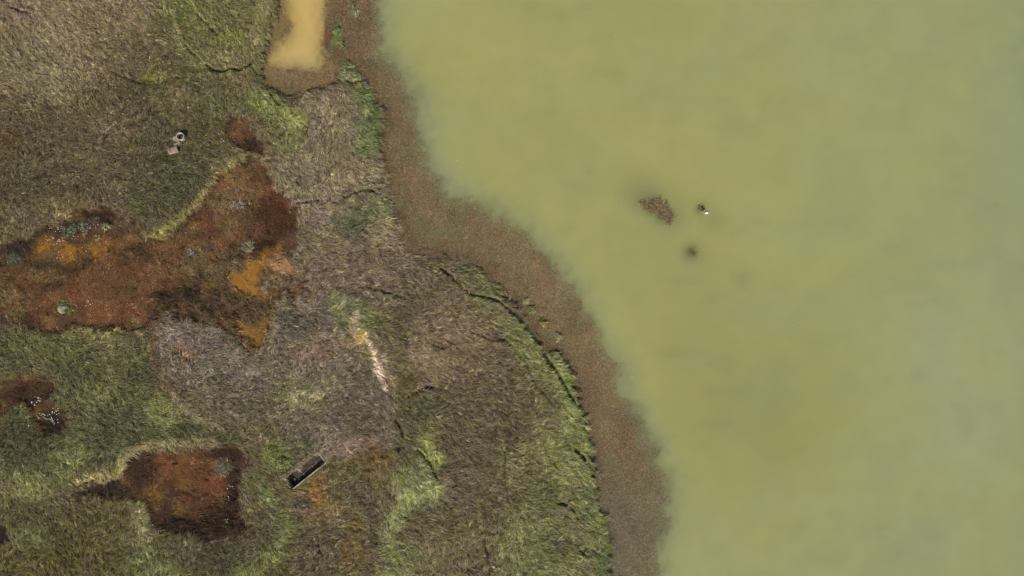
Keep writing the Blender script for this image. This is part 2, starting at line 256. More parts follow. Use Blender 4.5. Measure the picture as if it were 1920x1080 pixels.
# bog hollows
lay(mBOG, (98, 68, 42), 1.0)
for a in ((520, 410, 36, 42, (82, 48, 30), .95), (505, 345, 26, 34, (96, 60, 38), .9), (470, 340, 26, 26, (104, 74, 44), .8), (440, 330, 20, 20, (128, 96, 56), .8), (460, 370, 26, 26, (120, 92, 56), .85), (420, 380, 26, 22, (118, 96, 60), .85),
          (380, 410, 22, 26, (98, 58, 36), .9), (430, 430, 22, 20, (112, 92, 58), .8), (400, 440, 20, 16, (86, 52, 34), .7), (500, 465, 26, 20, (70, 46, 30), .8), (300, 470, 50, 14, (100, 60, 38), .8),
          (130, 425, 90, 18, (72, 56, 40), .9), (180, 400, 30, 14, (58, 44, 32), .9), (60, 455, 50, 20, (62, 48, 38), .9), (200, 440, 40, 16, (74, 58, 44), .8), (230, 425, 30, 12, (88, 72, 54), .7), (10, 420, 24, 26, (98, 62, 48), .8),
          (20, 480, 36, 20, (74, 70, 56), .6), (110, 500, 60, 12, (72, 58, 36), .8), (230, 475, 40, 12, (92, 60, 38), .8), (210, 500, 60, 24, (108, 70, 42), .85), (300, 510, 50, 24, (106, 74, 46), .8), (390, 500, 50, 40, (106, 94, 62), .9),
          (440, 490, 36, 22, (104, 94, 66), .85), (400, 540, 50, 16, (96, 76, 46), .8), (60, 520, 60, 14, (112, 88, 46), .8), (10, 560, 44, 26, (118, 98, 56), .9), (30, 520, 30, 16, (98, 66, 38), .8), (90, 540, 60, 10, (84, 52, 32), .8),
          (170, 560, 80, 20, (116, 74, 42), .85), (90, 590, 36, 20, (96, 58, 34), .9), (220, 590, 60, 14, (112, 70, 40), .85), (320, 560, 60, 12, (70, 50, 36), .85), (370, 575, 40, 20, (86, 62, 44), .85), (270, 570, 30, 10, (100, 76, 46), .7),
          (380, 565, 10, 14, (128, 106, 66), .7), (255, 605, 14, 8, (122, 108, 60), .7), (440, 585, 60, 20, (94, 74, 56), .85), (480, 540, 60, 26, (112, 88, 62), .6), (540, 510, 34, 26, (144, 118, 92), .9), (350, 545, 60, 10, (72, 50, 34), .7),
          (500, 620, 16, 30, (104, 72, 42), .8), (460, 620, 30, 16, (104, 80, 52), .6), (30, 590, 20, 10, (110, 108, 62), .7), (545, 555, 30, 10, (110, 82, 54), .8), (330, 475, 40, 10, (110, 74, 48), .7),
          (455, 240, 16, 22, (104, 72, 48), .9), (480, 275, 12, 14, (70, 50, 36), .9), (450, 265, 10, 12, (110, 70, 42), .6),
          (30, 740, 60, 30, (64, 48, 36), .95), (80, 735, 20, 20, (80, 62, 34), .9), (85, 775, 14, 14, (78, 60, 40), .8), (100, 795, 20, 22, (52, 44, 38), .9), (20, 725, 30, 10, (80, 64, 42), .6),
          (300, 890, 44, 36, (90, 54, 36), .95), (270, 890, 26, 36, (70, 44, 34), .8), (330, 880, 26, 30, (112, 64, 36), .85), (370, 890, 40, 34, (100, 62, 34), .85), (405, 912, 22, 18, (118, 66, 38), .9), (380, 930, 40, 18, (96, 56, 38), .85),
          (420, 855, 40, 14, (78, 50, 38), .85), (440, 900, 14, 40, (70, 50, 38), .8), (350, 980, 80, 22, (62, 46, 34), .9), (420, 985, 50, 22, (62, 50, 40), .9), (200, 918, 50, 14, (58, 46, 40), .95), (155, 925, 10, 14, (46, 38, 36), .9),
          (420, 880, 24, 18, (96, 88, 70), .75), (400, 960, 50, 20, (78, 50, 36), .8), (8, 1000, 18, 22, (50, 44, 42), .9), (300, 950, 40, 16, (70, 46, 36), .8)):
    k = mask(blob(a[0], a[1], a[2] * 1.0, a[3] * 1.0), min(a[2], a[3]) * .45, min(a[2], a[3]) * .55, 5) * mBOG
    lay(k, a[4], a[5])
EDG = sstep(.25, .6, mBOG) * sstep(1.0, .85, mBOG)
lay(np.clip(mBOG * sstep(.05, .55, fbm(GX, GY, 22, 4, 35, .6)), 0, 1), (70, 54, 36), .65)
lay(mBOG * sstep(.0, .4, fbm(GX, GY, 34, 4, 39, .65)), (122, 72, 38), .55)
lay(np.clip(mBOG * sstep(.1, .5, fbm(GX, GY, 30, 4, 36, .6)), 0, 1), (128, 98, 52), .5)
lay(EDG, (66, 54, 42), .6)
for pl_, c_, o_ in ((blob(185, 402, 34, 13), (46, 38, 30), .85), (blob(100, 425, 60, 14), (58, 46, 36), .75), (blob(40, 462, 44, 16), (52, 44, 36), .75), (blob(120, 500, 60, 10), (60, 48, 34), .7), (blob(500, 462, 30, 16), (58, 38, 28), .8), (blob(515, 415, 34, 34), (74, 44, 30), .8),
                 (blob(320, 556, 60, 11), (56, 44, 34), .8), (blob(375, 582, 34, 14), (66, 50, 38), .8), (blob(260, 880, 24, 30), (56, 42, 34), .75), (blob(200, 918, 56, 14), (48, 40, 36), .9), (blob(340, 992, 90, 22), (54, 43, 35), .85), (blob(440, 930, 20, 60), (56, 42, 34), .85),
                 (blob(430, 852, 36, 14), (58, 42, 36), .85), (blob(60, 735, 60, 22), (56, 43, 34), .85), (blob(98, 790, 24, 24), (44, 38, 34), .9), (blob(10, 1000, 20, 24), (44, 40, 40), .9), (blob(470, 276, 16, 16), (54, 42, 34), .85), (blob(300, 480, 20, 8), (74, 52, 38), .6)):
    lay(mask(pl_, 9, 9, 8) * np.clip(mBOG * 1.2, 0, 1), c_, o_)
for pl_, c_, o_ in ((blob(250, 525, 110, 26), (112, 76, 46), .6), (blob(200, 565, 90, 16), (118, 74, 42), .7), (blob(330, 500, 60, 24), (112, 82, 52), .6), (blob(340, 880, 40, 20), (120, 70, 40), .7), (blob(405, 915, 24, 16), (124, 70, 42), .7), (blob(370, 920, 40, 20), (100, 58, 38), .6)):
    lay(mask(pl_, 10, 10, 9) * mBOG, c_, o_)
LU = COL.mean(2, keepdims=True)
COL[:] = np.where(mBOG[..., None] > 0, COL + (LU * np.array([1.40, .97, .58]) - COL) * .34 * mBOG[..., None], COL); COL *= 1 - .06 * mBOG[..., None]; COL *= 1 + mBOG[..., None] * (-.06 + .38 * fbm(GX, GY, 12, 4, 37, .65) + .22 * fbm(GX, GY, 48, 3, 38))[..., None]
gs = np.clip((COL[..., 1] / np.maximum(COL[..., 0], 1e-4) - .98) * 5, 0, 1)[..., None] * .5
COL[:] = COL + (LU * np.array([1.14, 1.14, .60]) - COL) * gs
landk = (1 - np.clip(mBOG * 1.5, 0, 1))[..., None]; COL[:] = COL * (1 + landk * (np.array([1.13, 1.075, 1.05]) - 1))
CRK = np.zeros(GX.shape)
# red-brown weedy flat beside the lake
flat = np.clip(sstep(3, -3, LANDD) + mask(FLAT, 6, 6, 4), 0, 1)
flat = np.maximum(flat, sstep(-4, 3, PONDD))
WEEDC = np.zeros_like(COL); WEEDC[:] = lin((122, 99, 75))
k = sstep(-.1, .5, fbm(GX, GY, 90, 4, 5)); WEEDC[:] = WEEDC * (1 - k[..., None] * .7) + lin((132, 102, 76)) * k[..., None] * .7
k = sstep(0, .5, fbm(GX, GY, 60, 4, 8)); WEEDC[:] = WEEDC * (1 - k[..., None] * .6) + lin((104, 94, 70)) * k[..., None] * .6
k = sstep(-52, -4, LANDD) * sstep(-12, 30, SHORED + 0) * .8; k *= sstep(60, 240, GY)     # duller, greyer close to the bank
WEEDC[:] = WEEDC * (1 - k[..., None]) + lin((94, 79, 64)) * k[..., None]
k = sstep(780, 1000, GY) * .8; WEEDC[:] = WEEDC * (1 - k[..., None]) + lin((106, 98, 86)) * k[..., None]
k = mask([(608, -260), (610, 100), (640, 150), (690, 150), (690, -260)], 14, 12, 6) * .7
WEEDC[:] = WEEDC * (1 - k[..., None]) + lin((98, 84, 64)) * k[..., None]
COL[:] = COL * (1 - flat[..., None]) + WEEDC * flat[..., None]
def layf(m, c, o): lay(m, c, o)
layf(mask(blob(634, 62, 8, 26, 12), 4, 4, 4), (96, 118, 60), .9); layf(mask(blob(664, 24, 10, 9), 5, 4, 3), (110, 112, 88), .7)
layf(mask(blob(612, 70, 8, 16), 5, 4, 3), (112, 66, 50), .8)

# overall tone ripples of the sward
tone = 1 + .16 * fbm(GX, GY, 34, 5, 21, .65) + .10 * fbm(GX, GY, 120, 3, 55)
COL *= tone[..., None]
hue = fbm(GX, GY, 28, 4, 63, .6)
COL[..., 0] *= 1 + .05 * hue; COL[..., 1] *= 1 - .03 * hue

# ---- ground height
lump = fbm(GX, GY, 30, 4, 41, .55)
H = 0.34 + 0.12 * lump + 0.09 * fbm(GX, GY, 11, 3, 45)
steep = np.clip(mask([(930, 560), (980, 560), (1060, 660), (1110, 780), (1150, 900), (1150, 1300), (1080, 1300), (1080, 900), (1000, 700), (930, 600)], 14, 8, 4) + mask([(690, 190), (730, 190), (730, 320), (690, 320)], 10, 6, 4) * .6, 0, 1)
H = H - (1 - steep) * .24 * sstep(34, 0, LANDD)
H = H + 0.10 * fbm(GX, GY, 200, 3, 43)
hollow = mBOG
H = H * (1 - hollow) + (0.14 + 0.05 * fbm(GX, GY, 26, 4, 47)) * hollow
# bright clumps stand a little higher, dry lips round the hollows
CREASES = [
    ([(388, 122), (402, 132), (420, 134), (436, 130), (452, 132), (470, 122), (478, 112)], 1.5, .30),
    ([(348, 84), (360, 98), (380, 116)], 1.0, .16),
    ([(372, 30), (392, 48), (410, 66)], 1.0, .12),
    ([(558, 380), (572, 378), (590, 374), (612, 378), (636, 382)], 1.3, .25),
    ([(642, 372), (660, 364), (676, 358), (694, 355), (706, 362)], 1.5, .28),
    ([(628, 146), (640, 152), (660, 154), (682, 150)], 1.3, .25),
    ([(508, 175), (520, 192), (536, 200)], 1.3, .22),
    ([(820, 498), (846, 518), (864, 540), (880, 550), (902, 556), (930, 562), (944, 574)], 1.8, .32),
    ([(944, 574), (962, 588), (978, 602), (994, 622), (1004, 640)], 3.2, .34),
    ([(1014, 655), (1028, 678), (1046, 702), (1056, 722), (1068, 742), (1078, 756)], 2.8, .40),
    ([(984, 678), (990, 700), (1004, 726), (1018, 740), (1034, 758)], 1.5, .26),
    ([(762, 742), (780, 732), (800, 724), (814, 728)], 1.8, .26),
    ([(1072, 838), (1088, 850), (1098, 864), (1108, 878)], 1.8, .34),
    ([(1110, 878), (1112, 894), (1120, 902)], 1.6, .26),
    ([(1040, 942), (1052, 942), (1062, 944), (1074, 956), (1084, 974)], 1.3, .28),
    ([(908, 1002), (912, 1020), (916, 1038), (920, 1052), (922, 1076)], 1.6, .42),
    ([(784, 842), (800, 858), (812, 876), (820, 902)], 1.3, .22),
    ([(1084, 1028), (1098, 1040)], 1.4, .2), ([(1118, 984), (1110, 1000)], 1.2, .2),
    ([(20, 14), (40, 22), (62, 26)], 1.2, .16), ([(214, 136), (240, 148), (270, 160)], 1.0, .12),
    ([(930, 632), (950, 640), (962, 650)], 1.0, .18), ([(1030, 855), (1040, 870)], 1.2, .2),
    ([(150, 912), (158, 906), (178, 902)], 2.0, .20),
    ([(676, 536), (720, 548), (760, 556)], 1.0, .15), ([(800, 640), (830, 652), (850, 640)], 1.0, .16), ([(880, 620), (920, 640), (950, 636)], 1.0, .14),
    ([(740, 780), (756, 810), (748, 850)], 1.4, .2), ([(596, 1000), (600, 1040), (590, 1068)], 1.0, .16), ([(950, 830), (944, 880), (952, 940)], 1.0, .14),
]
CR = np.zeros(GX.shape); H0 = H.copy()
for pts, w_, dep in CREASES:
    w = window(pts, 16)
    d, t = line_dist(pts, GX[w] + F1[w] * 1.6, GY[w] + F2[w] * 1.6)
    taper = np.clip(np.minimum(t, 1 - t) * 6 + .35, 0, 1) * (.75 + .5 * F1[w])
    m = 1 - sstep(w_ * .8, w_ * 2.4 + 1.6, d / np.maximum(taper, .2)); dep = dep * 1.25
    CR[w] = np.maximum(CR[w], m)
    lip = np.exp(-((d - w_ - 4) / 3.5) ** 2)
    H[w] = H[w] + 0.10 * lip - dep * m
lay(sstep(.3, .9, CR), (50, 42, 32), .8)            # dark peaty tone painted along the runnels to deepen their shade
# lake side: the weedy flat sits at the waterline and slides under
out = -SHORED                                              # outside the weed edge, into the lake
bed = -0.035 + .035 * fbm(GX, GY, 24, 4, 51) + .03 * sstep(30, 0, -LANDD)
bed = bed - np.clip(out + 16, 0, 1e9) * S * .07 - np.clip(out, 0, 1e9) * S * .16 - np.clip(out - 22, 0, 1e9) * S * .3
bed = np.maximum(bed, -3.0)
pbed = .06 - np.clip(PONDD, 0, 100) * .012
isflat = sstep(2.5, -2.5, LANDD)
H = H * (1 - isflat) + bed * isflat
f2 = mask(FLAT, 6, 6, 4); H = H * (1 - f2) + (0.03 + .04 * lump) * f2
# pond: shelving floor, open water in the middle, weed at the south end
pond_open = poly_sdf([(536, -260), (540, 10), (546, 34), (552, 52), (540, 74), (524, 84), (508, 116), (512, 122), (600, 128), (604, 90), (600, 60), (603, 20), (606, -260)], GX + W1 * 8 + F1 * 6, GY + W2 * 8 + F2 * 6)
ip = sstep(-5, 1, PONDD)
pf = -0.03 - np.clip(pond_open + 9, 0, 60) * .011 + .02 * F1 + .02 * RAG
H = H * (1 - ip) + pf * ip
# lake bed lifts under the weed mats
for cx, cy, r in ((1226, 386, 17), (1243, 402, 13), (1296, 472, 8), (1316, 392, 8)):
    d = np.hypot(GX - cx + F1 * 4, GY - cy + F2 * 4); H = np.maximum(H, (-0.03 if r > 10 else -.06) - np.clip(d - r * .55, 0, 1e9) * .022 + .015 * F1)

# bog pools: murky orange water lying in dips of the hollows
POOLS = [   # outline, surface height, colour, opacity per metre
    ('amber', [(436, 526), (440, 512), (452, 500), (470, 488), (488, 478), (510, 470), (530, 466), (526, 474), (505, 486), (492, 500), (488, 520), (486, 540), (498, 546), (486, 556), (460, 552), (440, 540)], (184, 132, 52)),
    ('peach', [(496, 494), (510, 488), (524, 486), (548, 496), (556, 508), (548, 512), (528, 508), (518, 516), (506, 514)], (200, 154, 106)),
    ('peach', [(552, 544), (562, 542), (566, 550), (558, 556)], (180, 136, 96)),
    ('ochre', [(442, 608), (456, 604), (472, 610), (478, 624), (494, 606), (504, 602), (500, 620), (492, 640), (488, 656), (478, 654), (474, 636), (452, 624)], (164, 124, 50)),
    ('ochre', [(68, 470), (76, 456), (88, 452), (96, 458), (118, 456), (132, 454), (150, 464), (156, 476), (146, 490), (128, 492), (114, 486), (112, 468), (94, 466), (84, 474)], (176, 128, 46)),
    ('ochre', [(166, 466), (174, 454), (186, 454), (202, 464), (192, 470), (186, 482), (172, 482)], (176, 128, 44)),
    ('rust', [(328, 660), (342, 654), (356, 662), (364, 674), (350, 684), (338, 672)], (150, 104, 58)),
    ('brown', [(334, 852), (350, 850), (356, 868), (352, 880), (336, 888), (330, 910), (326, 900), (332, 880)], (134, 92, 40)),
    ('ochre', [(278, 924), (290, 922), (300, 934), (302, 948), (294, 948), (286, 936)], (138, 110, 42)),
    ('ochre', [(340, 908), (350, 900), (358, 904), (354, 914), (344, 918)], (142, 106, 44)),
    ('ochre', [(330, 940), (336, 946), (340, 940), (342, 950), (334, 962), (330, 960)], (134, 104, 48)),
    ('brown', [(66, 722), (80, 716), (90, 724), (88, 738), (78, 742), (68, 734)], (84, 64, 36)),
    ('brown', [(76, 766), (90, 764), (98, 772), (90, 784), (78, 782)], (76, 58, 36)),
]
PM = []
for nm, pts, c in POOLS:
    m = mask(pts, 8, 5, 14) * (.25 + .75 * sstep(-.38, .02, fbm(GX, GY, 9, 3, 121, .6))); PM.append(m); st = mask(pts, 20, 8, 12); lay(np.clip(st * 1.2 - .1, 0, 1), tuple(.62 * q + .38 * b for q, b in zip(c, (96, 76, 56))), .7); H = H * (1 - np.clip(m * 1.3, 0, 1)) + (.045 + .035 * F2 - .03 * m) * np.clip(m * 1.3, 0, 1)
WLEV = 0.105
pool_any = np.maximum.reduce(PM)

def tank_local(px, py):
    """tank axes: u along the long side, v across; metres from its centre"""
    return (wx(px) - TANK[0]) * TU[0] + (wy(py) - TANK[1]) * TU[1], -(wx(px) - TANK[0]) * TU[1] + (wy(py) - TANK[1]) * TU[0]
TANK = (float(wx(572.6)), float(wy(881))); ta = math.radians(38.2); TU = (math.cos(ta), math.sin(ta)); TL, TW = 5.0, 1.72
tu, tv = tank_local(GX, GY)
tin = (np.abs(tu) < TL / 2) & (np.abs(tv) < TW / 2)
H = np.where(np.maximum(np.abs(tu) - TL / 2, np.abs(tv) - TW / 2) < .35, .36, H)
def ground(px, py):
    r = samp(H, np.atleast_1d(np.asarray(px, float)), np.atleast_1d(np.asarray(py, float))); return r if r.size > 1 else float(r[0])

# ------------------------------------------------------------------ materials
def newmat(name):
    m = bpy.data.materials.new(name); m.use_nodes = True; n = m.node_tree; n.nodes.clear()
    o = n.nodes.new('ShaderNodeOutputMaterial'); p = n.nodes.new('ShaderNodeBsdfPrincipled'); n.links.new(p.outputs[0], o.inputs[0])
    return m, n, p, o
def nz(n, scale, detail=4, rough=.6, vec=None):
    t = n.nodes.new('ShaderNodeTexNoise'); t.inputs['Scale'].default_value = scale; t.inputs['Detail'].default_value = detail; t.inputs['Roughness'].default_value = rough
    if vec is not None: n.links.new(vec, t.inputs['Vector'])
    return t
def objco(n): return n.nodes.new('ShaderNodeTexCoord').outputs['Object']
def mulrange(n, src, lo, hi, fmin=.3, fmax=.7):
    r = n.nodes.new('ShaderNodeMapRange'); r.inputs['From Min'].default_value = fmin; r.inputs['From Max'].default_value = fmax
    r.inputs['To Min'].default_value = lo; r.inputs['To Max'].default_value = hi; n.links.new(src, r.inputs['Value']); return r.outputs[0]
def scale_col(n, col, fac):
    v = n.nodes.new('ShaderNodeVectorMath'); v.operation = 'SCALE'; n.links.new(col, v.inputs[0]); n.links.new(fac, v.inputs['Scale']); return v.outputs[0]
def bump(n, p, src, strength, dist):
    b = n.nodes.new('ShaderNodeBump'); b.inputs['Strength'].default_value = strength; b.inputs['Distance'].default_value = dist
    n.links.new(src, b.inputs['Height']); n.links.new(b.outputs[0], p.inputs['Normal'])

def attr_mat(name, rough=.85, spec=.15, vary=None, bmp=None, transl=0):
    m, n, p, o = newmat(name)
    a = n.nodes.new('ShaderNodeAttribute'); a.attribute_name = 'tint'
    c = a.outputs['Color']; co = objco(n)
    if vary:
        for sc, lo, hi in vary: c = scale_col(n, c, mulrange(n, nz(n, sc, 5, .65, co).outputs[0], lo, hi))
    n.links.new(c, p.inputs['Base Color']); p.inputs['Roughness'].default_value = rough; p.inputs['Specular IOR Level'].default_value = spec
    if bmp: bump(n, p, nz(n, bmp[0], 6, .7, co).outputs[0], bmp[1], bmp[2])
    if transl:
        t = n.nodes.new('ShaderNodeBsdfTranslucent'); n.links.new(c, t.inputs[0])
        x = n.nodes.new('ShaderNodeMixShader'); x.inputs[0].default_value = transl
        n.links.new(p.outputs[0], x.inputs[1]); n.links.new(t.outputs[0], x.inputs[2]); n.links.new(x.outputs[0], o.inputs[0])
    return m
M_ground = attr_mat('marsh_soil', .95, .08, [(1.6, .72, 1.25), (7, .7, 1.3)], (9, .8, .12))
M_grass = attr_mat('grass_blades', .8, .08, None, None, .15)
M_weed = attr_mat('weed_stems', .8, .08)

def water_mat(name, ripple=.02):
    m, n, p, o = newmat(name)
    a = n.nodes.new('ShaderNodeAttribute'); a.attribute_name = 'tint'
    al = n.nodes.new('ShaderNodeAttribute'); al.attribute_name = 'murk'
    co = objco(n)
    c = scale_col(n, a.outputs['Color'], mulrange(n, nz(n, .35, 5, .55, co).outputs[0], .965, 1.035))
    n.links.new(c, p.inputs['Base Color']); p.inputs['Roughness'].default_value = .12; p.inputs['Specular IOR Level'].default_value = .4
    bump(n, p, nz(n, 3.0, 4, .6, co).outputs[0], .25, ripple)
    t = n.nodes.new('ShaderNodeBsdfTransparent'); t.inputs[0].default_value = (.93, .92, .86, 1)
    x = n.nodes.new('ShaderNodeMixShader'); n.links.new(al.outputs['Fac'], x.inputs[0]); n.links.new(t.outputs[0], x.inputs[1]); n.links.new(p.outputs[0], x.inputs[2])
    n.links.new(x.outputs[0], o.inputs[0]); return m
M_water = water_mat('murky_water'); M_pool = water_mat('bog_water', .01)

def plain_mat(name, c, rough=.8, vary=((4, .7, 1.25), (25, .8, 1.2)), bmp=(20, .5, .03), spec=.25, c2=None, sc2=2.2, lo2=.45, hi2=.6):
    m, n, p, o = newmat(name); co = objco(n)
    r = n.nodes.new('ShaderNodeRGB'); r.outputs[0].default_value = (*c, 1); col = r.outputs[0]
    if c2:
        mx = n.nodes.new('ShaderNodeMix'); mx.data_type = 'RGBA'; mx.inputs[7].default_value = (*c2, 1); n.links.new(col, mx.inputs[6])
        n.links.new(mulrange(n, nz(n, sc2, 5, .6, co).outputs[0], 0, 1, lo2, hi2), mx.inputs[0]); col = mx.outputs[2]
    for sc, lo, hi in vary: col = scale_col(n, col, mulrange(n, nz(n, sc, 5, .65, co).outputs[0], lo, hi))
    n.links.new(col, p.inputs['Base Color']); p.inputs['Roughness'].default_value = rough; p.inputs['Specular IOR Level'].default_value = spec
    if bmp: bump(n, p, nz(n, bmp[0], 6, .7, co).outputs[0], bmp[1], bmp[2])
    return m

# ------------------------------------------------------------------ mesh builders
def mesh_np(name, verts, quads=None, tris=None, tint=None, murk=None, mat=None, smooth=False, parent=None):
    me = bpy.data.meshes.new(name)
    nq = 0 if quads is None else len(quads); ntr = 0 if tris is None else len(tris)
    me.vertices.add(len(verts)); me.vertices.foreach_set('co', np.ascontiguousarray(verts, np.float32).ravel())
    loops = []
    if nq: loops.append(np.asarray(quads, np.int32).ravel())
    if ntr: loops.append(np.asarray(tris, np.int32).ravel())
    loops = np.concatenate(loops); me.loops.add(len(loops)); me.loops.foreach_set('vertex_index', loops)
    me.polygons.add(nq + ntr)
    st = np.concatenate([np.arange(nq) * 4, nq * 4 + np.arange(ntr) * 3]).astype(np.int32)
    me.polygons.foreach_set('loop_start', st)
    if smooth: me.polygons.foreach_set('use_smooth', np.ones(nq + ntr, bool))
    else: me.polygons.foreach_set('use_smooth', np.zeros(nq + ntr, bool))
    me.update(calc_edges=True)
    if tint is not None:
        a = me.attributes.new('tint', 'FLOAT_COLOR', 'POINT'); c = np.ones((len(verts), 4), np.float32); c[:, :3] = tint; a.data.foreach_set('color', c.ravel())
    if murk is not None:
        a = me.attributes.new('murk', 'FLOAT', 'POINT'); a.data.foreach_set('value', np.asarray(murk, np.float32))
    if mat: me.materials.append(mat)
    o = bpy.data.objects.new(name, me); C.objects.link(o)
    if parent: o.parent = parent
    return o

def tag(o, label=None, cat=None, group=None, kind=None):
    if label: o['label'] = label
    if cat: o['category'] = cat
    if group: o['group'] = group
    if kind: o['kind'] = kind
    return o

def axis(lo, hi, step, far, grow=1.45):
    a = list(np.arange(lo, hi + step * .5, step)); s = step
    left, right = [], []
    x = a[0]
    while x > -far: s *= grow; x -= s; left.append(x)
    s = step; x = a[-1]
    while x < far: s *= grow; x += s; right.append(x)
    return np.array(left[::-1] + a + right)

def grid_faces(nx, ny):
    i, j = np.meshgrid(np.arange(nx - 1), np.arange(ny - 1)); b = (j * nx + i).ravel()
    return np.stack([b, b + 1, b + nx + 1, b + nx], 1)

GAIN_G, GAIN_B, GAIN_W = 0.62, 1.12, 0.565       # from seen tone to base colour: bare ground, blades (self-shading), water

# ground sheet, out to the horizon
AX = axis(-70, 21.5, .2, 4000); AY = axis(-40.6, 40.6, .2, 4000)
VX, VY = np.meshgrid(AX, AY); vx = VX.ravel(); vy = VY.ravel()
ppx = vx / S + 960; ppy = 540 - vy / S
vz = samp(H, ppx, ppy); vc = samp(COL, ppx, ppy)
deep = sstep(1300, 1500, ppx); vz = vz * (1 - deep) + -3.0 * deep
ext = np.maximum.reduce([sstep(-140, -240, ppx), sstep(-110, -200, ppy) * (ppx < 600), sstep(1180, 1290, ppy) * (ppx < 1000), np.zeros(len(ppx))])[:, None]
vc = vc * (1 - ext) + lin((112, 104, 74)) * (1 + .3 * fbm(ppx, ppy, 300, 5, 88, .6))[:, None] * ext
vz = vz * (1 - ext[:, 0]) + .35 * ext[:, 0]
murky = np.clip(-vz / .6, 0, 1)[:, None]; vc = vc * (1 - murky) + lin((110, 104, 70)) * murky
F = grid_faces(len(AX), len(AY))
lu, lv = tank_local(ppx, ppy); mw = .07
inside = (np.abs(lu) < TL / 2 - mw) & (np.abs(lv) < TW / 2 - mw)
F = F[~inside[F].all(1)]
idx = np.where(inside)[0]
for i in idx:                                            # the rim of the hole is tucked under the tank wall
    u, v = lu[i], lv[i]; du = TL / 2 - mw - abs(u); dv = TW / 2 - mw - abs(v)
    if du < dv: u = math.copysign(TL / 2 - mw, u)
    else: v = math.copysign(TW / 2 - mw, v)
    vx[i] = TANK[0] + u * TU[0] - v * TU[1]; vy[i] = TANK[1] + u * TU[1] + v * TU[0]
F_used = F
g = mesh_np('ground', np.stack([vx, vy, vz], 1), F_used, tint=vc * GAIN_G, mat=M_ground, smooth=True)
tag(g, 'marshy ground with brown and rust red hollows beside the lake', kind='structure')

# lake
AX = axis(-28, 62, .35, 4000); AY = axis(-40.6, 40.6, .3, 4000)
VX, VY = np.meshgrid(AX, AY); vx = VX.ravel(); vy = VY.ravel(); ppx = vx / S + 960; ppy = 540 - vy / S
hz = samp(H, ppx, ppy); deep = sstep(1300, 1500, ppx); hz = hz * (1 - deep) - 3 * deep
depth = np.clip(-hz, 0, 9)
murk = 1 - np.exp(-depth * 7.5); murk = np.clip(murk, 0, .985); murk[ppx > 1380] = 1.0
wc = np.zeros((len(vx), 3)); wc[:] = lin((160, 160, 101))
def wmix(k, c):
    wc[:] = wc * (1 - k[:, None]) + lin(c) * k[:, None]
qx = ppx + 90 * fbm(ppx, ppy, 300, 3, 5); qy = ppy + 90 * fbm(ppx, ppy, 300, 3, 6)
wmix(sstep(1300, 2000, qx + qy * .05) * .8, (150, 156, 112))
wmix(sstep(1750, 2050, qx) * .6 * sstep(700, 300, np.abs(qy - 350)), (138, 153, 110))
wmix(np.exp(-((qx - 1420) / 180) ** 2 - ((qy - 800) / 160) ** 2) * .7, (143, 143, 88))
wmix(np.exp(-((qx - 1260) / 140) ** 2 - ((qy - 560) / 160) ** 2) * .5, (150, 150, 96))
wmix(np.exp(-((qx - 1820) / 160) ** 2 - ((qy - 800) / 200) ** 2) * .5, (156, 160, 118))
wmix(sstep(880, 1150, qy) * .5, (148, 152, 108))
wmix(np.exp(-((qx - 850) / 160) ** 2 - ((qy - 60) / 130) ** 2) * .6, (164, 163, 102))
wmix(np.exp(-((qx - 1550) / 300) ** 2 - ((qy - 60) / 80) ** 2) * .4, (158, 158, 110))
wmix(np.exp(-((qx - 1000) / 200) ** 2 - ((qy - 300) / 150) ** 2) * .4, (160, 160, 100))
rel = samp(-SHORED, ppx, ppy)
wmix(np.where(ppx > 1395, 0, sstep(60, 5, rel) * .65), (138, 142, 106))
for cx, cy, r, a in ((1180, 355, 26, .2), (1105, 322, 12, .2), (1392, 528, 18, .25), (1340, 412, 26, .25), (1215, 366, 30, .4), (1200, 378, 20, .35), (1262, 410, 22, .35), (1298, 476, 22, .35), (1250, 400, 40, .3), (1060, 432, 12, .12), (900, 150, 12, .15), (1375, 594, 16, .12)):
    wmix(np.exp(-((ppx - cx) ** 2 + (ppy - cy) ** 2) / r ** 2) * a, (112, 118, 80))
hz_ = fbm(qx, qy * 1.3, 110, 5, 23, .6)[:, None]; wc = wc * (1 + hz_ * np.array([.045, .02, -.12])); wsp = sstep(.25, .6, fbm(qx * .8, qy * 1.6, 70, 4, 29))[:, None]; wc = wc * (1 - wsp * np.array([.05, .035, .01])); wc *= (1 + .05 * fbm(ppx, ppy, 130, 4, 13) + .01 * fbm(ppx, ppy, 30, 3, 14))[:, None]
F = grid_faces(len(AX), len(AY)); low = (hz < .03) & ~((samp(PONDD, ppx, ppy) > -8) & (ppx < 640) & (ppy < 200)) & (ppx > 600)
low |= ppx > 1380
F = F[low[F].any(1)]
used = np.unique(F); rm = np.full(len(vx), -1); rm[used] = np.arange(len(used))
lk = mesh_np('lake_water', np.stack([vx, vy, np.zeros_like(vx)], 1)[used], rm[F], tint=(wc * GAIN_W)[used], murk=murk[used], mat=M_water, smooth=True)
tag(lk, 'calm murky olive green lake water', kind='structure')

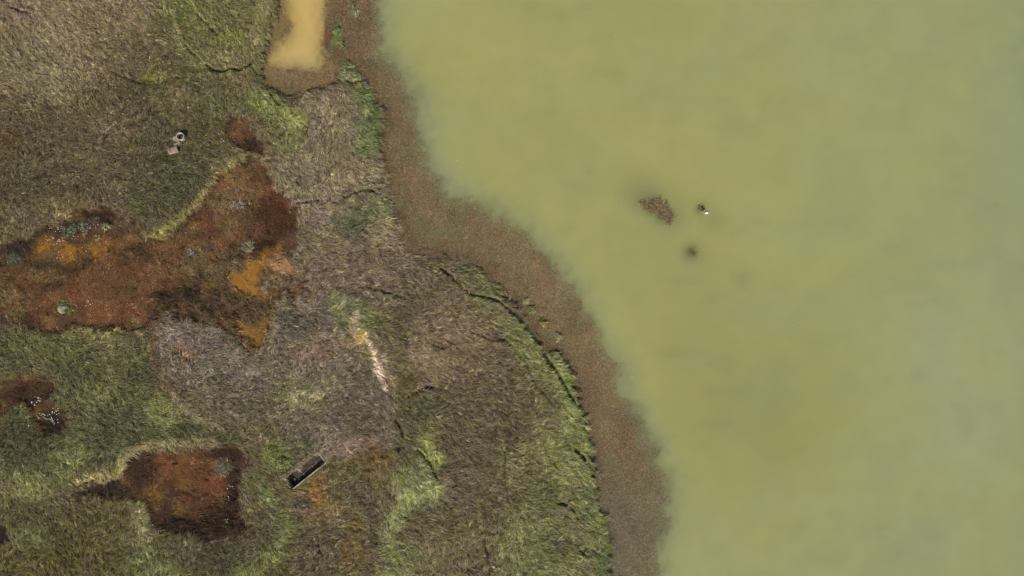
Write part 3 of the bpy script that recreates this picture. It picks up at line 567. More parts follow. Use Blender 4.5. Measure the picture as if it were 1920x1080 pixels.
def small_water(name, x0, x1, y0, y1, z, colour, k, keep, label, mat, step=2.0, maxm=.97):
    nx = int((x1 - x0) / step) + 1; ny = int((y1 - y0) / step) + 1
    PX, PY = np.meshgrid(np.linspace(x0, x1, nx), np.linspace(y0, y1, ny)); px = PX.ravel(); py = PY.ravel()
    h = samp(H, px, py); dp = np.clip(z - h, 0, 5); mk = np.clip(1 - np.exp(-dp * k), 0, maxm)
    kp = samp(keep, px, py); mk = mk * sstep(0, .5, kp)
    c = colour(px, py) if callable(colour) else np.tile(lin(colour), (len(px), 1)) * (1 + .08 * fbm(px, py, 20, 4, 3))[:, None]
    F = grid_faces(nx, ny); F = F[(mk > .004)[F].any(1)]; used = np.unique(F); rm = np.full(len(px), -1); rm[used] = np.arange(len(used))
    v = np.stack([wx(px), wy(py), np.full(len(px), z)], 1)
    o = mesh_np(name, v[used], rm[F][:, ::-1], tint=(c * GAIN_W)[used], murk=mk[used], mat=mat, smooth=True)
    return tag(o, label, kind='structure')
def pondc(px, py):
    c = np.tile(lin((202, 176, 110)), (len(px), 1))
    a = np.exp(-((px - 565) / 30) ** 2 - ((py - 30) / 50) ** 2)[:, None] * .6; c = c * (1 - a) + lin((208, 178, 102)) * a
    b = sstep(95, 150, py)[:, None] * .6; c = c * (1 - b) + lin((170, 150, 110)) * b
    return c
small_water('pond_water', 490, 634, -220, 182, .002, pondc, 7, sstep(-8, 0, PONDD), 'opaque mustard yellow pond water in a rectangular cut', M_water)
plabel = {'amber': 'bright amber water seeping through the rust red bog', 'peach': 'pale peach coloured mud water at the bog edge', 'ochre': 'shallow ochre water lying in the dark bog', 'rust': 'small rust coloured puddle in the grey grass', 'brown': 'dark brown peat water in a bog hollow'}
for (nm, pts, c), m in zip(POOLS, PM):
    a = np.array(pts); x0, y0 = a.min(0) - 14; x1, y1 = a.max(0) + 14
    hl = ground(*a.mean(0)); inb = m > .5; zl = .075
    small_water('bog_water', x0, x1, y0, y1, zl, c, 13, m, plabel[nm], M_pool, 1.5, .88)

# ------------------------------------------------------------------ grass
ANG = .5 * np.pi * fbm(GX, GY, 150, 3, 71) * 1.5 + .9 * fbm(GX, GY, 36, 3, 72) - .55       # lie of the sward (world angle)
sd = 1 - sstep(20, 120, np.where(LANDD > 0, LANDD, 0))                                      # beside the lake it leans towards the water
ANG = ANG * (1 - .7 * sd) + (-.45) * .7 * sd
left_up = sstep(520, 300, GX) * sstep(820, 900, GY); ANG = ANG + 1.3 * left_up
LEN = (1 + .35 * fbm(GX, GY, 60, 3, 81)) * (.68 + .42 * np.maximum(sstep(480, 640, GX), .6 * sstep(800, 900, GY)))

def blades(name, px, py, length, width, ang, rise, col, mat, sink=.02, roll=None):
    n = len(px); x = wx(px); y = wy(py); z = samp(H, px, py) - sink
    dx = np.cos(ang); dy = np.sin(ang); nx = -dy; ny = dx
    bend = rng.normal(0, .35, n); ex = np.cos(ang + bend); ey = np.sin(ang + bend)
    tw = rng.uniform(-.6, .6, n)                                  # blades roll about their length, so they catch light differently
    wz = width * np.sin(tw)
    hw = width * .5
    r2 = rise * rng.uniform(.25, .95, n)
    v = np.empty((n, 5, 3), np.float32)
    v[:, 0] = np.stack([x - nx * hw * .8, y - ny * hw * .8, z], 1); v[:, 1] = np.stack([x + nx * hw * .8, y + ny * hw * .8, z], 1)
    mx = x + dx * length * .45; my = y + dy * length * .45; mz = z + rise
    v[:, 2] = np.stack([mx + nx * hw, my + ny * hw, mz + wz * .5], 1); v[:, 3] = np.stack([mx - nx * hw, my - ny * hw, mz - wz * .5], 1)
    v[:, 4] = np.stack([mx + ex * length * .55, my + ey * length * .55, z + r2], 1)
    b = np.arange(n)[:, None] * 5
    q = b + np.array([0, 1, 2, 3]); t = b + np.array([3, 2, 4])
    return mesh_np(name, v.reshape(-1, 3), q, t, tint=np.repeat(col, 5, 0), mat=mat)

def scatter(n, x0, x1, y0, y1, dens):
    px = rng.uniform(x0, x1, n); py = rng.uniform(y0, y1, n); keep = rng.random(n) < dens(px, py)
    return px[keep], py[keep]

is_land = sstep(-1, 3, LANDD) * (1 - sstep(-3, 2, PONDD)) * (1 - f2)
scar = np.maximum(lmask([(684, 632), (692, 650), (698, 662)], 3.0, 2, 2, 2), lmask([(700, 668), (706, 690), (712, 706), (718, 726)], 3.4, 2.4, 2, 2))
olive = np.maximum.reduce([mask(blob(390, 500, 56, 44), 12, 12, 6), mask(blob(445, 490, 36, 26), 10, 10, 6), mask(blob(460, 372, 26, 26), 8, 8, 6), mask(blob(420, 382, 26, 24), 8, 8, 6), mask(blob(10, 560, 46, 30), 10, 10, 6), mask(blob(420, 950, 44, 30), 12, 12, 8), mask(blob(380, 990, 90, 18), 10, 10, 8), mask(blob(430, 880, 30, 20), 8, 8, 6), mask(blob(440, 600, 60, 30), 12, 12, 8)])
DEN = is_land * (1 - .93 * hollow * (1 - .75 * olive * sstep(-.2, .25, RAG))) * (1 - sstep(.25, .7, CR)) * (1 - .85 * scar)
clumpn = fbm(GX, GY, 10, 3, 91)
DEN = DEN * (.55 + .45 * sstep(-.45, .2, clumpn))
DEN *= 1 - .9 * sstep(.35, .75, pool_any)
DEN[tin] = 0; DEN[(np.maximum(np.abs(tu) - TL / 2, np.abs(tv) - TW / 2) < .22) & (tv < TW / 2)] *= .12
CRW = np.zeros(GX.shape)
for pts, w_, dep in CREASES: w = window(pts, 16); CRW[w] = np.maximum(CRW[w], 1 - sstep(w_ + 1, w_ + 9, line_dist(pts, GX[w], GY[w])[0]))
well_d = np.hypot(GX - 343, GY - 257); DEN[well_d < 8.5] = 0
def blade_colour(px, py, br=.34, straw=.25):
    c = samp(COL, px, py); n = len(px)
    c = c * np.exp(rng.normal(0, br, n))[:, None]
    s = rng.random(n) < straw; lum = c.mean(1, keepdims=True)
    c[s] = .45 * c[s] + .55 * lum[s] * np.array([1.22, 1.08, .80]) * 1.25
    d = rng.random(n) < .18; c[d] *= np.array([.8, 1.06, .72])
    return c * GAIN_B
def locks(nc, per, region, dens):
    """locks of grass: each lock lies one way and has one tone"""
    cx, cy = scatter(nc, *region, dens); m = len(cx)
    ang = samp(ANG, cx, cy) + rng.normal(0, .50, m); tone_ = np.exp(rng.normal(0, .33, m)); hgt = np.clip(rng.normal(.16, .065, m), .04, .38); ln = rng.uniform(.45, 1.05, m) * samp(LEN, cx, cy)
    hue_ = rng.normal(0, 1, m)
    k = np.repeat(np.arange(m), per); q = len(k)
    t = rng.normal(0, 1, q) * .080 / S; u = rng.uniform(-.25, .25, q) / S
    px = cx[k] + (-np.sin(ang[k])) * t + np.cos(ang[k]) * u; py = cy[k] - np.cos(ang[k]) * t - np.sin(ang[k]) * u
    A = ang[k] + rng.normal(0, .20, q); L = ln[k] * rng.uniform(.6, 1.1, q) * (1 - .5 * samp(CRW, px, py)); R = hgt[k] * rng.uniform(.6, 1.2, q)
    c = samp(COL, px, py) * (tone_[k] * np.exp(rng.normal(0, .20, q)))[:, None]
    h = hue_[k]; lum = c.mean(1, keepdims=True); dry = (h > .35)[:, None]; green = (h < -1.0)[:, None]
    c = np.where(dry, .6 * c + .4 * lum * np.array([1.22, 1.04, .80]) * 1.12, c); c = np.where(green, c * np.array([.93, 1.01, .70]), c)
    return px, py, L, A, R, c * GAIN_B
px, py, L_, A_, R_, c_ = locks(130000, 9, (-150, 1160, -110, 1190), lambda a, b: samp(DEN, a, b))
n = len(px); print('blades', n)
if n > 640000: px, py, L_, A_, R_, c_ = [q[:640000] for q in (px, py, L_, A_, R_, c_)]; n = 640000
W_ = rng.uniform(.026, .05, n)
gr = blades('meadow_grass', px, py, L_, W_, A_, R_, c_, M_grass)
tag(gr, 'long matted grey green and straw coloured marsh grass', 'grass', kind='stuff')

# sparse sedge in the hollows
DB = hollow * (1 - .78 * sstep(.55, 1.0, pool_any + .25 * F2)) * (1 - scar)
px, py = scatter(300000, -150, 640, 150, 1080, lambda a, b: samp(DB, a, b) * .8); n = len(px); print('sedge', n)
c = samp(COL, px, py) * np.exp(rng.normal(0, .38, n))[:, None]; s = rng.random(n) < .14; c[s] = c[s] * np.array([1.55, 1.6, 1.6]); c *= .98
bs = blades('bog_sedge', px, py, rng.uniform(.12, .38, n), rng.uniform(.022, .045, n), rng.uniform(0, 6.28, n), rng.uniform(.02, .09, n), c, M_weed)
tag(bs, 'thin rust brown sedge covering the wet hollows', 'sedge', kind='stuff')

# weed on the flat: short fine stems, some russet, thinning out under the water
flatm = np.clip(isflat + f2 + sstep(-3, 1, PONDD), 0, 1)
edge_in = sstep(-26, 10, SHORED + 14 * fbm(GX, GY, 14, 3, 101)) ** 1.5
for fx_, fy_, fr_ in ((752, 130, 7), (750, 122, 5), (983, 414, 6), (972, 420, 6), (1197, 764, 9), (1205, 770, 6), (1250, 985, 11), (1256, 992, 7), (1000, 460, 6), (1022, 486, 6), (944, 398, 7), (1232, 862, 7), (776, 182, 6), (820, 352, 7), (1112, 615, 5), (1240, 905, 6)):
    edge_in = np.maximum(edge_in, .6 * np.exp(-((GX - fx_ + 4 * F1) ** 2 + (GY - fy_ + 4 * F2) ** 2) / fr_ ** 2))
popen = sstep(10, -12, pond_open + 6 * F1 + 6 * RAG)
DW = flatm * np.where(GX < 640, np.where((GY < 190) & (PONDD > -4), popen, 1), edge_in) * (.6 + .4 * sstep(-.4, .3, fbm(GX, GY, 16, 3, 103)))
DW = np.where(GX >= 640, flatm * edge_in, DW)
px, py = scatter(620000, 480, 1275, -110, 1190, lambda a, b: samp(DW, a, b)); n = len(px); print('weed', n)
def weed_colour(px, py, n):
    c = samp(COL, px, py); lum = 1 + .3 * fbm(px, py, 12, 3, 7) + .22 * fbm(px, py, 45, 3, 9)
    c = c * (np.exp(rng.normal(0, .30, n)) * lum)[:, None]
    r = rng.random(n); s = r < .20; c[s] = c[s] * np.array([1.18, .95, .86]); s = (r > .20) & (r < .42); c[s] = .5 * c[s] + .5 * lin((150, 136, 104)); s = r > .88; c[s] *= .45
    return c * 1.02
hh = samp(H, px, py)
wd = blades('water_weed', px, py, rng.uniform(.16, .46, n), rng.uniform(.014, .027, n), rng.uniform(0, 6.28, n), np.clip(-hh, 0, .16) + rng.uniform(-.04, .06, n), weed_colour(px, py, n), M_weed, 0)
tag(wd, 'dense russet brown water weed along the lake edge', 'water weed', kind='stuff')

# ------------------------------------------------------------------ single plants
def plant(name, px, py, r, nb, length, width, rise, cols, label, cat, group=None, lean=None, flat=False, mat=None, z0=None, tail=0):
    """one plant: a mound of blades fanning out from its heart"""
    a = rng.uniform(0, 2 * np.pi, nb); q = np.sqrt(rng.random(nb)) * r
    sx = q * np.cos(a); sy = q * np.sin(a) * (1 if not flat else .6)
    kh = max(3, int(r * 9)); hx = rng.normal(0, r * .45, kh); hy = rng.normal(0, r * .38, kh); kk = rng.integers(0, kh, nb)
    sx = sx * .45 + hx[kk]; sy = sy * .45 + hy[kk]; q = np.minimum(np.hypot(sx, sy), r)
    ang = a + rng.normal(0, .5, nb) + rng.normal(0, .8, kh)[kk]; length = length * rng.uniform(.6, 1.25, kh)[kk]
    if lean is not None:
        w = .75; ang = np.arctan2((1 - w) * np.sin(ang) + w * math.sin(lean), (1 - w) * np.cos(ang) + w * math.cos(lean)) + rng.normal(0, .25, nb)
    L = rng.uniform(.6, 1.2, nb) * length; Wd = rng.uniform(.7, 1.3, nb) * width; R = rise * rng.uniform(.4, 1.1, nb)
    g0 = z0 if z0 is not None else ground(px, py)
    zz = -.03 + rise * .5 * (1 - (q / max(r, 1e-3)) ** 2)
    dx = np.cos(ang); dy = np.sin(ang); nx = -dy; ny = dx; be = rng.normal(0, .3, nb)
    v = np.empty((nb, 5, 3)); hw = Wd * .5
    v[:, 0] = np.stack([sx - nx * hw, sy - ny * hw, zz - .04], 1); v[:, 1] = np.stack([sx + nx * hw, sy + ny * hw, zz - .04], 1)
    mx = sx + dx * L * .45; my = sy + dy * L * .45
    v[:, 2] = np.stack([mx + nx * hw, my + ny * hw, zz + R], 1); v[:, 3] = np.stack([mx - nx * hw, my - ny * hw, zz + R - .01], 1)
    v[:, 4] = np.stack([mx + np.cos(ang + be) * L * .55, my + np.sin(ang + be) * L * .55, zz + R * .55], 1)
    b = np.arange(nb)[:, None] * 5
    cc = np.array([lin(c) for c in cols])[rng.integers(0, len(cols), nb)] * np.exp(rng.normal(0, .25, nb))[:, None] * GAIN_B
    o = mesh_np(name, v.reshape(-1, 3), b + np.array([0, 1, 2, 3]), b + np.array([3, 2, 4]), tint=np.repeat(cc, 5, 0), mat=mat or M_grass)
    o.location = (float(wx(px)), float(wy(py)), g0)
    return tag(o, label, cat, group)

GREY = [(124, 118, 106), (148, 142, 132), (96, 90, 76), (70, 64, 52)]
OLIV = [(112, 104, 76), (134, 126, 96), (92, 88, 62)]
GREEN = [(104, 106, 68), (86, 90, 56), (122, 122, 84), (76, 80, 52)]
PALE = [(150, 146, 112), (128, 132, 92), (110, 112, 78)]
T = 'grass tussocks in the red bog'
plant('grass_tussock', 450, 384, .55, 260, .45, .04, .22, GREY, 'silver grey tussock in the rust bog near its northern point', 'tussock', T)
plant('grass_tussock', 440, 382, .35, 120, .4, .04, .16, GREY, 'low dark grey tuft touching the silver grey tussock', 'tussock', T)
plant('grass_tussock', 464, 462, .75, 360, .45, .04, .22, OLIV + GREY[:1], 'broad olive grey tussock above the amber water', 'tussock', T)
plant('grass_tussock', 360, 473, .35, 120, .35, .04, .15, GREY, 'small pale grey tuft alone on brown bog west of the olive tussock', 'tussock', T)
plant('grass_tussock', 560, 478, .30, 100, .35, .04, .14, GREY, 'grey tuft at the right tip of the amber water', 'tussock', T)
plant('grass_tussock', 500, 538, .45, 180, .35, .04, .16, GREY + [(150, 120, 110)], 'mauve grey tussock under the peach mud', 'tussock', T)
plant('grass_tussock', 136, 430, .6, 260, .4, .035, .2, [(130, 134, 116), (96, 104, 84), (66, 72, 52)], 'grey green tussock on dark peat above the ochre puddles', 'tussock', T)
plant('grass_tussock', 158, 426, .45, 140, .4, .035, .2, [(110, 116, 100), (80, 84, 66)], 'dull green tussock between the grey green one and the spiky rush', 'tussock', T)
plant('spiky_rush', 205, 426, .18, 46, .75, .045, .45, [(150, 156, 120), (100, 120, 84), (120, 134, 96)], 'spiky pale green rush with long stiff leaves on dark peat', 'rush')
plant('grass_tussock', 187, 445, .32, 90, .3, .04, .14, [(150, 148, 104), (120, 120, 80)], 'small straw tuft just south of the spiky rush', 'tussock', T)
plant('grass_tussock', 178, 418, 1.0, 120, .5, .025, .15, [(116, 102, 84), (84, 70, 56), (60, 50, 40)], 'thin mauve brown tussock against the dark peat hole', 'tussock', T)
plant('grass_tussock', 30, 486, .8, 240, .45, .035, .2, [(84, 92, 76), (104, 104, 86), (66, 66, 52)], 'blue green tussock at the west end of the ochre puddles', 'tussock', T)
plant('grass_tussock', 420, 880, .9, 420, .45, .035, .22, [(112, 104, 88), (84, 80, 62), (130, 122, 106)], 'broad grey tussock in the dark red pool corner', 'tussock', T)
SHG = 'green sedge tufts standing off the bank'
plant('sedge_tuft', 992, 578, .45, 150, .75, .05, .3, GREEN + [(136, 138, 72)], 'bright green sedge tuft, northernmost of the three in the brown weed', 'sedge tuft', SHG, lean=-.6)
plant('sedge_tuft', 1013, 604, .38, 110, .7, .05, .28, GREEN + [(150, 150, 90)], 'yellow green sedge tuft between two others in the brown weed', 'sedge tuft', SHG, lean=-.6)
plant('sedge_tuft', 1041, 629, .36, 100, .7, .05, .28, PALE + GREEN[:2], 'pale green sedge tuft farthest out in the brown weed', 'sedge tuft', SHG, lean=-.55)
plant('sedge_tuft', 1036, 664, .5, 170, .85, .05, .3, PALE + GREEN[:2], 'pale feathery sedge tuft at the tip of the green bank strip', 'sedge tuft', SHG, lean=-.7)
plant('sedge_tuft', 982, 562, .35, 80, .5, .04, .2, PALE, 'small faded sedge tuft beside the bank above the bright green one', 'sedge tuft', SHG, lean=-.7)
plant('sedge_tuft', 632, 56, .40, 150, .6, .05, .3, GREEN, 'dark green sedge tuft beside the yellow pond', 'sedge tuft', SHG, lean=-1.2)
plant('sedge_tuft', 638, 78, .36, 120, .55, .05, .28, [(108, 118, 64), (92, 102, 56)], 'lighter green sedge tuft just south of the dark one by the pond', 'sedge tuft', SHG, lean=-1.2)
plant('sedge_tuft', 663, 16, .25, 50, .6, .04, .3, GREEN, 'thin green sedge tuft between the pond and the lake', 'sedge tuft', SHG, lean=1.4)
plant('sedge_tuft', 669, 28, .35, 90, .4, .04, .18, PALE, 'pale dry sedge tuft between the pond and the lake', 'sedge tuft', SHG)
plant('round_tussock', 567, 946, .85, 480, .5, .04, .3, [(112, 100, 86), (82, 72, 58), (140, 128, 112)], 'round grey brown tussock on the ochre trail south of the tank', 'tussock')
plant('dry_tussock', 640, 974, .6, 260, .55, .04, .25, [(124, 112, 92), (90, 80, 64), (160, 148, 118)], 'ragged straw grey tussock beside the ochre trail', 'tussock')
RW = [(112, 98, 70), (92, 82, 58), (134, 124, 92), (80, 72, 50), (70, 62, 44), (128, 100, 74)]
def weed_mat(px, py, r, nb, label, pts):
    root = None
    q = np.array(pts, float); k = rng.integers(0, len(q), nb); jx = q[k, 0] + rng.normal(0, q[k, 2] * .42); jy = q[k, 1] + rng.normal(0, q[k, 2] * .42)
    sx = (jx - px) * S; sy = -(jy - py) * S; ang = rng.uniform(0, 6.28, nb); L = rng.uniform(.08, .3, nb); hw = rng.uniform(.009, .02, nb); R = rng.uniform(-.02, .06, nb)
    dx = np.cos(ang); dy = np.sin(ang); v = np.empty((nb, 5, 3)); zz = rng.uniform(-.05, .01, nb)
    v[:, 0] = np.stack([sx + dy * hw, sy - dx * hw, zz], 1); v[:, 1] = np.stack([sx - dy * hw, sy + dx * hw, zz], 1)
    mx = sx + dx * L * .5; my = sy + dy * L * .5
    v[:, 2] = np.stack([mx - dy * hw, my + dx * hw, zz + R + .02], 1); v[:, 3] = np.stack([mx + dy * hw, my - dx * hw, zz + R + .02], 1)
    v[:, 4] = np.stack([mx + np.cos(ang + .5) * L * .5, my + np.sin(ang + .5) * L * .5, zz + R * .5], 1)
    b = np.arange(nb)[:, None] * 5; cc = np.array([lin(c) for c in RW])[rng.integers(0, len(RW), nb)] * np.exp(rng.normal(0, .3, nb))[:, None] * .9
    o = mesh_np('weed_mat', v.reshape(-1, 3), b + np.array([0, 1, 2, 3]), b + np.array([3, 2, 4]), tint=np.repeat(cc, 5, 0), mat=M_weed)
    o.location = (float(wx(px)), float(wy(py)), .005); return tag(o, label, 'weed', 'weed mats out in the lake')
weed_mat(1235, 392, 30, 5200, 'large brown weed mat breaking the surface out in the lake', [(1215, 381, 10), (1226, 384, 11), (1238, 382, 12), (1247, 384, 9), (1240, 392, 11), (1250, 398, 11), (1250, 408, 9), (1214, 388, 8), (1258, 402, 8), (1242, 404, 7), (1205, 380, 6), (1254, 415, 6), (1232, 376, 8)])
wm2 = weed_mat(1297, 473, 8, 200, 'small faint brown weed patch south of the white float', [(1296, 471, 6), (1300, 476, 5), (1303, 479, 3)]); wm2['kind'] = 'stuff'

# leafy shrub near the tank
def leafy(px, py, r, nb, cols, label):
    a = rng.uniform(0, 6.28, nb); q = np.sqrt(rng.random(nb)) * r; z = .1 + .45 * (1 - (q / r) ** 2) * rng.uniform(.4, 1, nb)
    cx = q * np.cos(a) * 1.15; cy = q * np.sin(a); th = rng.uniform(0, 6.28, nb); s = rng.uniform(.06, .13, nb); ti = rng.uniform(-.6, .6, nb)
    v = np.empty((nb, 4, 3)); dx = np.cos(th); dy = np.sin(th)
    v[:, 0] = np.stack([cx - dx * s, cy - dy * s, z - ti * s], 1); v[:, 1] = np.stack([cx + dy * s * .5, cy - dx * s * .5, z + .01], 1)
    v[:, 2] = np.stack([cx + dx * s, cy + dy * s, z + ti * s], 1); v[:, 3] = np.stack([cx - dy * s * .5, cy + dx * s * .5, z + .01], 1)
    cc = np.array([lin(c) for c in cols])[rng.integers(0, len(cols), nb)] * np.exp(rng.normal(0, .25, nb))[:, None]
    root = bpy.data.objects.new('leafy_shrub', None); C.objects.link(root); root.location = (float(wx(px)), float(wy(py)), ground(px, py)); tag(root, label, 'shrub', 'leafy shrubs north west of the tank')
    o = mesh_np('foliage', v.reshape(-1, 3), np.arange(nb)[:, None] * 4 + np.arange(4), tint=np.repeat(cc, 4, 0), mat=M_grass, parent=root)
    vv = []; ff = []
    for i in range(7):
        t = i * 6.28 / 7; e = np.array([math.cos(t), math.sin(t), 0]) * r * .7; p = np.array([-e[1], e[0], 0]) / max(r, .1) * .03; b = len(vv)
        vv += [p, -p, e * .9 + [0, 0, .35] - p * .4, e * .9 + [0, 0, .35] + p * .4]; ff.append((b, b + 1, b + 2, b + 3))
    mesh_np('stems', np.array(vv), np.array(ff), tint=np.tile(lin((70, 56, 40)), (len(vv), 1)), mat=M_weed, parent=root)
leafy(512, 850, .95, 420, [(112, 122, 60), (128, 136, 66), (92, 102, 52), (70, 78, 46), (110, 100, 72)], 'bright yellow green leafy shrub northwest of the concrete tank')
leafy(527, 866, .7, 240, [(106, 112, 64), (126, 126, 78), (80, 88, 52)], 'smaller duller green shrub between the bright shrub and the tank')

# ------------------------------------------------------------------ concrete things
import bmesh
M_conc = plain_mat('weathered_concrete', tuple(lin((158, 145, 134), .8)), .85, c2=tuple(lin((112, 100, 88), .7)))
M_conc_pale = plain_mat('pale_concrete', tuple(lin((196, 188, 164), .62)), .85, c2=tuple(lin((146, 138, 116), .6)), lo2=.5, hi2=.7)
M_conc_tan = plain_mat('tan_concrete', tuple(lin((156, 142, 118), .6)), .85, c2=tuple(lin((104, 90, 78), .6)), lo2=.48, hi2=.66)
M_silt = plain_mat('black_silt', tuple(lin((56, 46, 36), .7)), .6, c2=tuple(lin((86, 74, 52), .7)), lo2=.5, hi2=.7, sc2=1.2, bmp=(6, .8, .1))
M_tankwall = plain_mat('damp_concrete', tuple(lin((96, 84, 74), .6)), .7, c2=tuple(lin((60, 50, 44), .6)))
M_stone = plain_mat('lichen_stone', tuple(lin((150, 146, 122), .7)), .9, c2=tuple(lin((104, 102, 84), .7)))
M_chalk = plain_mat('pale_stone', tuple(lin((196, 180, 162), .6)), .9)

def bm_obj(name, bm, mat, parent=None, loc=None, rot=None, smooth=False):
    me = bpy.data.meshes.new(name); bm.normal_update(); bm.to_mesh(me); bm.free()
    if not isinstance(mat, (list, tuple)): mat = [mat]
    for m in mat: me.materials.append(m)
    if smooth:
        for p in me.polygons: p.use_smooth = True
    o = bpy.data.objects.new(name, me); C.objects.link(o)
    if parent: o.parent = parent
    if loc: o.location = loc
    if rot: o.rotation_euler = rot
    return o
def rough_box(lx, ly, lz, cuts=6, jit=.015, seed=1, bev=.012):
    bm = bmesh.new(); bmesh.ops.create_cube(bm, size=1)
    for v in bm.verts: v.co = Vector((v.co.x * lx, v.co.y * ly, v.co.z * lz))
    bmesh.ops.bevel(bm, geom=bm.edges[:], offset=bev, segments=1, affect='EDGES')
    long = [e for e in bm.edges if e.calc_length() > .3]
    bmesh.ops.subdivide_edges(bm, edges=long, cuts=cuts, use_grid_fill=True)
    r = np.random.default_rng(seed)
    for v in bm.verts: v.co += Vector(r.normal(0, jit, 3))
    return bm
def empty(name, loc, rz=0):
    e = bpy.data.objects.new(name, None); C.objects.link(e); e.location = loc; e.rotation_euler = (0, 0, rz); return e

tank = empty('concrete_tank', (TANK[0], TANK[1], 0), ta)
tag(tank, 'open rectangular concrete tank sunk in the grass, dark inside, one long wall overgrown', 'tank')
TOP, BOT, TH = .42, -.95, .12
zc = (TOP + BOT) / 2; zh = TOP - BOT
def wall(lx, ly, x, y, seed, top=0):
    bm = rough_box(lx, ly, zh + top, 8, .008, seed); return bm_obj('wall', bm, M_conc, tank, (x, y, zc + top / 2))
wall(TL, TH, 0, -TW / 2 + TH / 2, 1)                    # long wall towards the trail
w2 = wall(TL, TH, 0, TW / 2 - TH / 2, 2, -.05); w2['label'] = 'long wall overhung by dry grass'
wall(TH, TW - 2 * TH, -TL / 2 + TH / 2, 0, 3, -.01); wall(TH, TW - 2 * TH, TL / 2 - TH / 2, 0, 4, -.015)
bm = rough_box(TL - 2 * TH - .004, TW - 2 * TH - .004, .16, 14, .025, 6); fl = bm_obj('silt_floor', bm, M_silt, tank, (0, 0, -.50)); fl['label'] = 'dark wet silt covering the tank bottom'
# grass hanging over the uphill long wall
nb = 1500; u = rng.uniform(-TL / 2 - .1, TL / 2 + .05, nb); v0 = TW / 2 + rng.uniform(.0, .45, nb)
cxp = TANK[0] + u * TU[0] - v0 * TU[1]; cyp = TANK[1] + u * TU[1] + v0 * TU[0]
hang = ta - np.pi / 2 + rng.normal(0, .5, nb)
px_ = cxp / S + 960; py_ = 540 - cyp / S
cc = np.array([lin(c) for c in [(150, 138, 112), (128, 116, 92), (104, 92, 68), (88, 82, 58)]])[rng.integers(0, 4, nb)] * np.exp(rng.normal(0, .25, nb))[:, None] * GAIN_B
hg = blades('overhanging_grass', px_, py_, rng.uniform(.18, .42, nb), rng.uniform(.03, .05, nb), hang, rng.uniform(.1, .24, nb), cc, M_grass, -.04)
tag(hg, 'dry straw grass hanging over the long wall of the concrete tank', 'grass', kind='stuff')

def stone(name, px, py, r, mat, label, cat, group=None, z=None, flat=.6, seed=1, zoff=0, el=1.0, rz=0):
    bm = bmesh.new(); bmesh.ops.create_icosphere(bm, subdivisions=2, radius=r); q = np.random.default_rng(seed); off = q.uniform(0, 50, 3)
    for v in bm.verts:
        n0 = noise2(np.array([v.co.x / r * 1.3 + off[0] + v.co.z]), np.array([v.co.y / r * 1.3 + off[1] - v.co.z]), seed)[0]
        v.co *= 1 + .28 * n0; v.co.z *= flat; v.co.x *= el
    o = bm_obj(name, bm, mat); o.location = (float(wx(px)), float(wy(py)), (ground(px, py) if z is None else z) + r * flat * .3 + zoff); o.rotation_euler = (0, 0, rz)
    return tag(o, label, cat, group)
def tank_pt(u, v): return (960 + (TANK[0] + u * TU[0] - v * TU[1]) / S, 540 - (TANK[1] + u * TU[1] + v * TU[0]) / S)
G_T = 'stones lying on the silt in the tank'
a = tank_pt(-1.75, -.12); stone('rubble_stone', *a, .17, M_conc_tan, 'tan stone on the silt near the lower end of the tank', 'stone', G_T, -.42, seed=3)
a = tank_pt(-1.35, -.40); stone('rubble_stone', *a, .10, M_chalk, 'small pale stone against the long wall in the tank', 'stone', G_T, -.42, seed=4)
a = tank_pt(-.55, -.30); stone('rubble_stone', *a, .12, M_conc_tan, 'long thin tan stone halfway along the tank floor', 'stone', G_T, -.42, seed=5, el=1.5, rz=.6)
a = tank_pt(.75, -.25); stone('rubble_stone', *a, .09, M_stone, 'little grey green stone towards the upper end of the tank', 'stone', G_T, -.42, seed=6)
a = tank_pt(-1.9, .25); stone('rubble_stone', *a, .09, M_stone, 'little grey stone in the grassy shade of the tank', 'stone', G_T, -.42, seed=7)

# well ring
def ring(r0, r1, h, seg=40, a0=0, a1=2 * math.pi, jit=.006, seed=2, broken=False):
    bm = bmesh.new(); q = np.random.default_rng(seed); full = abs(a1 - a0 - 2 * math.pi) < 1e-6; n = seg if full else seg + 1
    rows = []
    prof = [(r0, 0), (r0, h * .5), (r0 + .01, h - .015), (r0 + .02, h), (r1 - .02, h), (r1 - .005, h - .02), (r1, h * .5), (r1, 0)]
    for i in range(n):
        t = a0 + (a1 - a0) * i / seg; cut = (q.normal(0, .03) if broken else 0)
        rows.append([bm.verts.new((p[0] * math.cos(t) + q.normal(0, jit), p[0] * math.sin(t) + q.normal(0, jit), p[1] + q.normal(0, jit) + (cut if p[1] > h * .6 else 0))) for p in prof])
    m = len(prof)
    for i in range(n if full else n - 1):
        A, Bn = rows[i], rows[(i + 1) % n]
        for k in range(m): bm.faces.new((A[k], A[(k + 1) % m], Bn[(k + 1) % m], Bn[k]))
    if not full: bm.faces.new(rows[0][::-1]); bm.faces.new(rows[-1])
    bmesh.ops.recalc_face_normals(bm, faces=bm.faces[:]); return bm
WX, WY = 344.5, 258.5; gz = ground(WX, WY)
well = empty('well_ring', (float(wx(WX)), float(wy(WY)), gz)); tag(well, 'round pale concrete well ring standing in the grass', 'well')
bm_obj('ring_wall', ring(.35, .435, .72), M_conc_pale, well, (0, 0, -.12))
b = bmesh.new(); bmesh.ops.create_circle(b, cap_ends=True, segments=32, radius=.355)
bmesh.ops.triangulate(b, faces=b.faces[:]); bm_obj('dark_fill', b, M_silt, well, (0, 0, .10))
G_W = 'broken concrete beside the well ring'
stone('rubble_stone', WX - .8, WY + .3, .13, M_conc_pale, 'pale lump of rubble down inside the well ring', 'stone', G_W, gz + .12, seed=12, el=1.4, rz=.7)
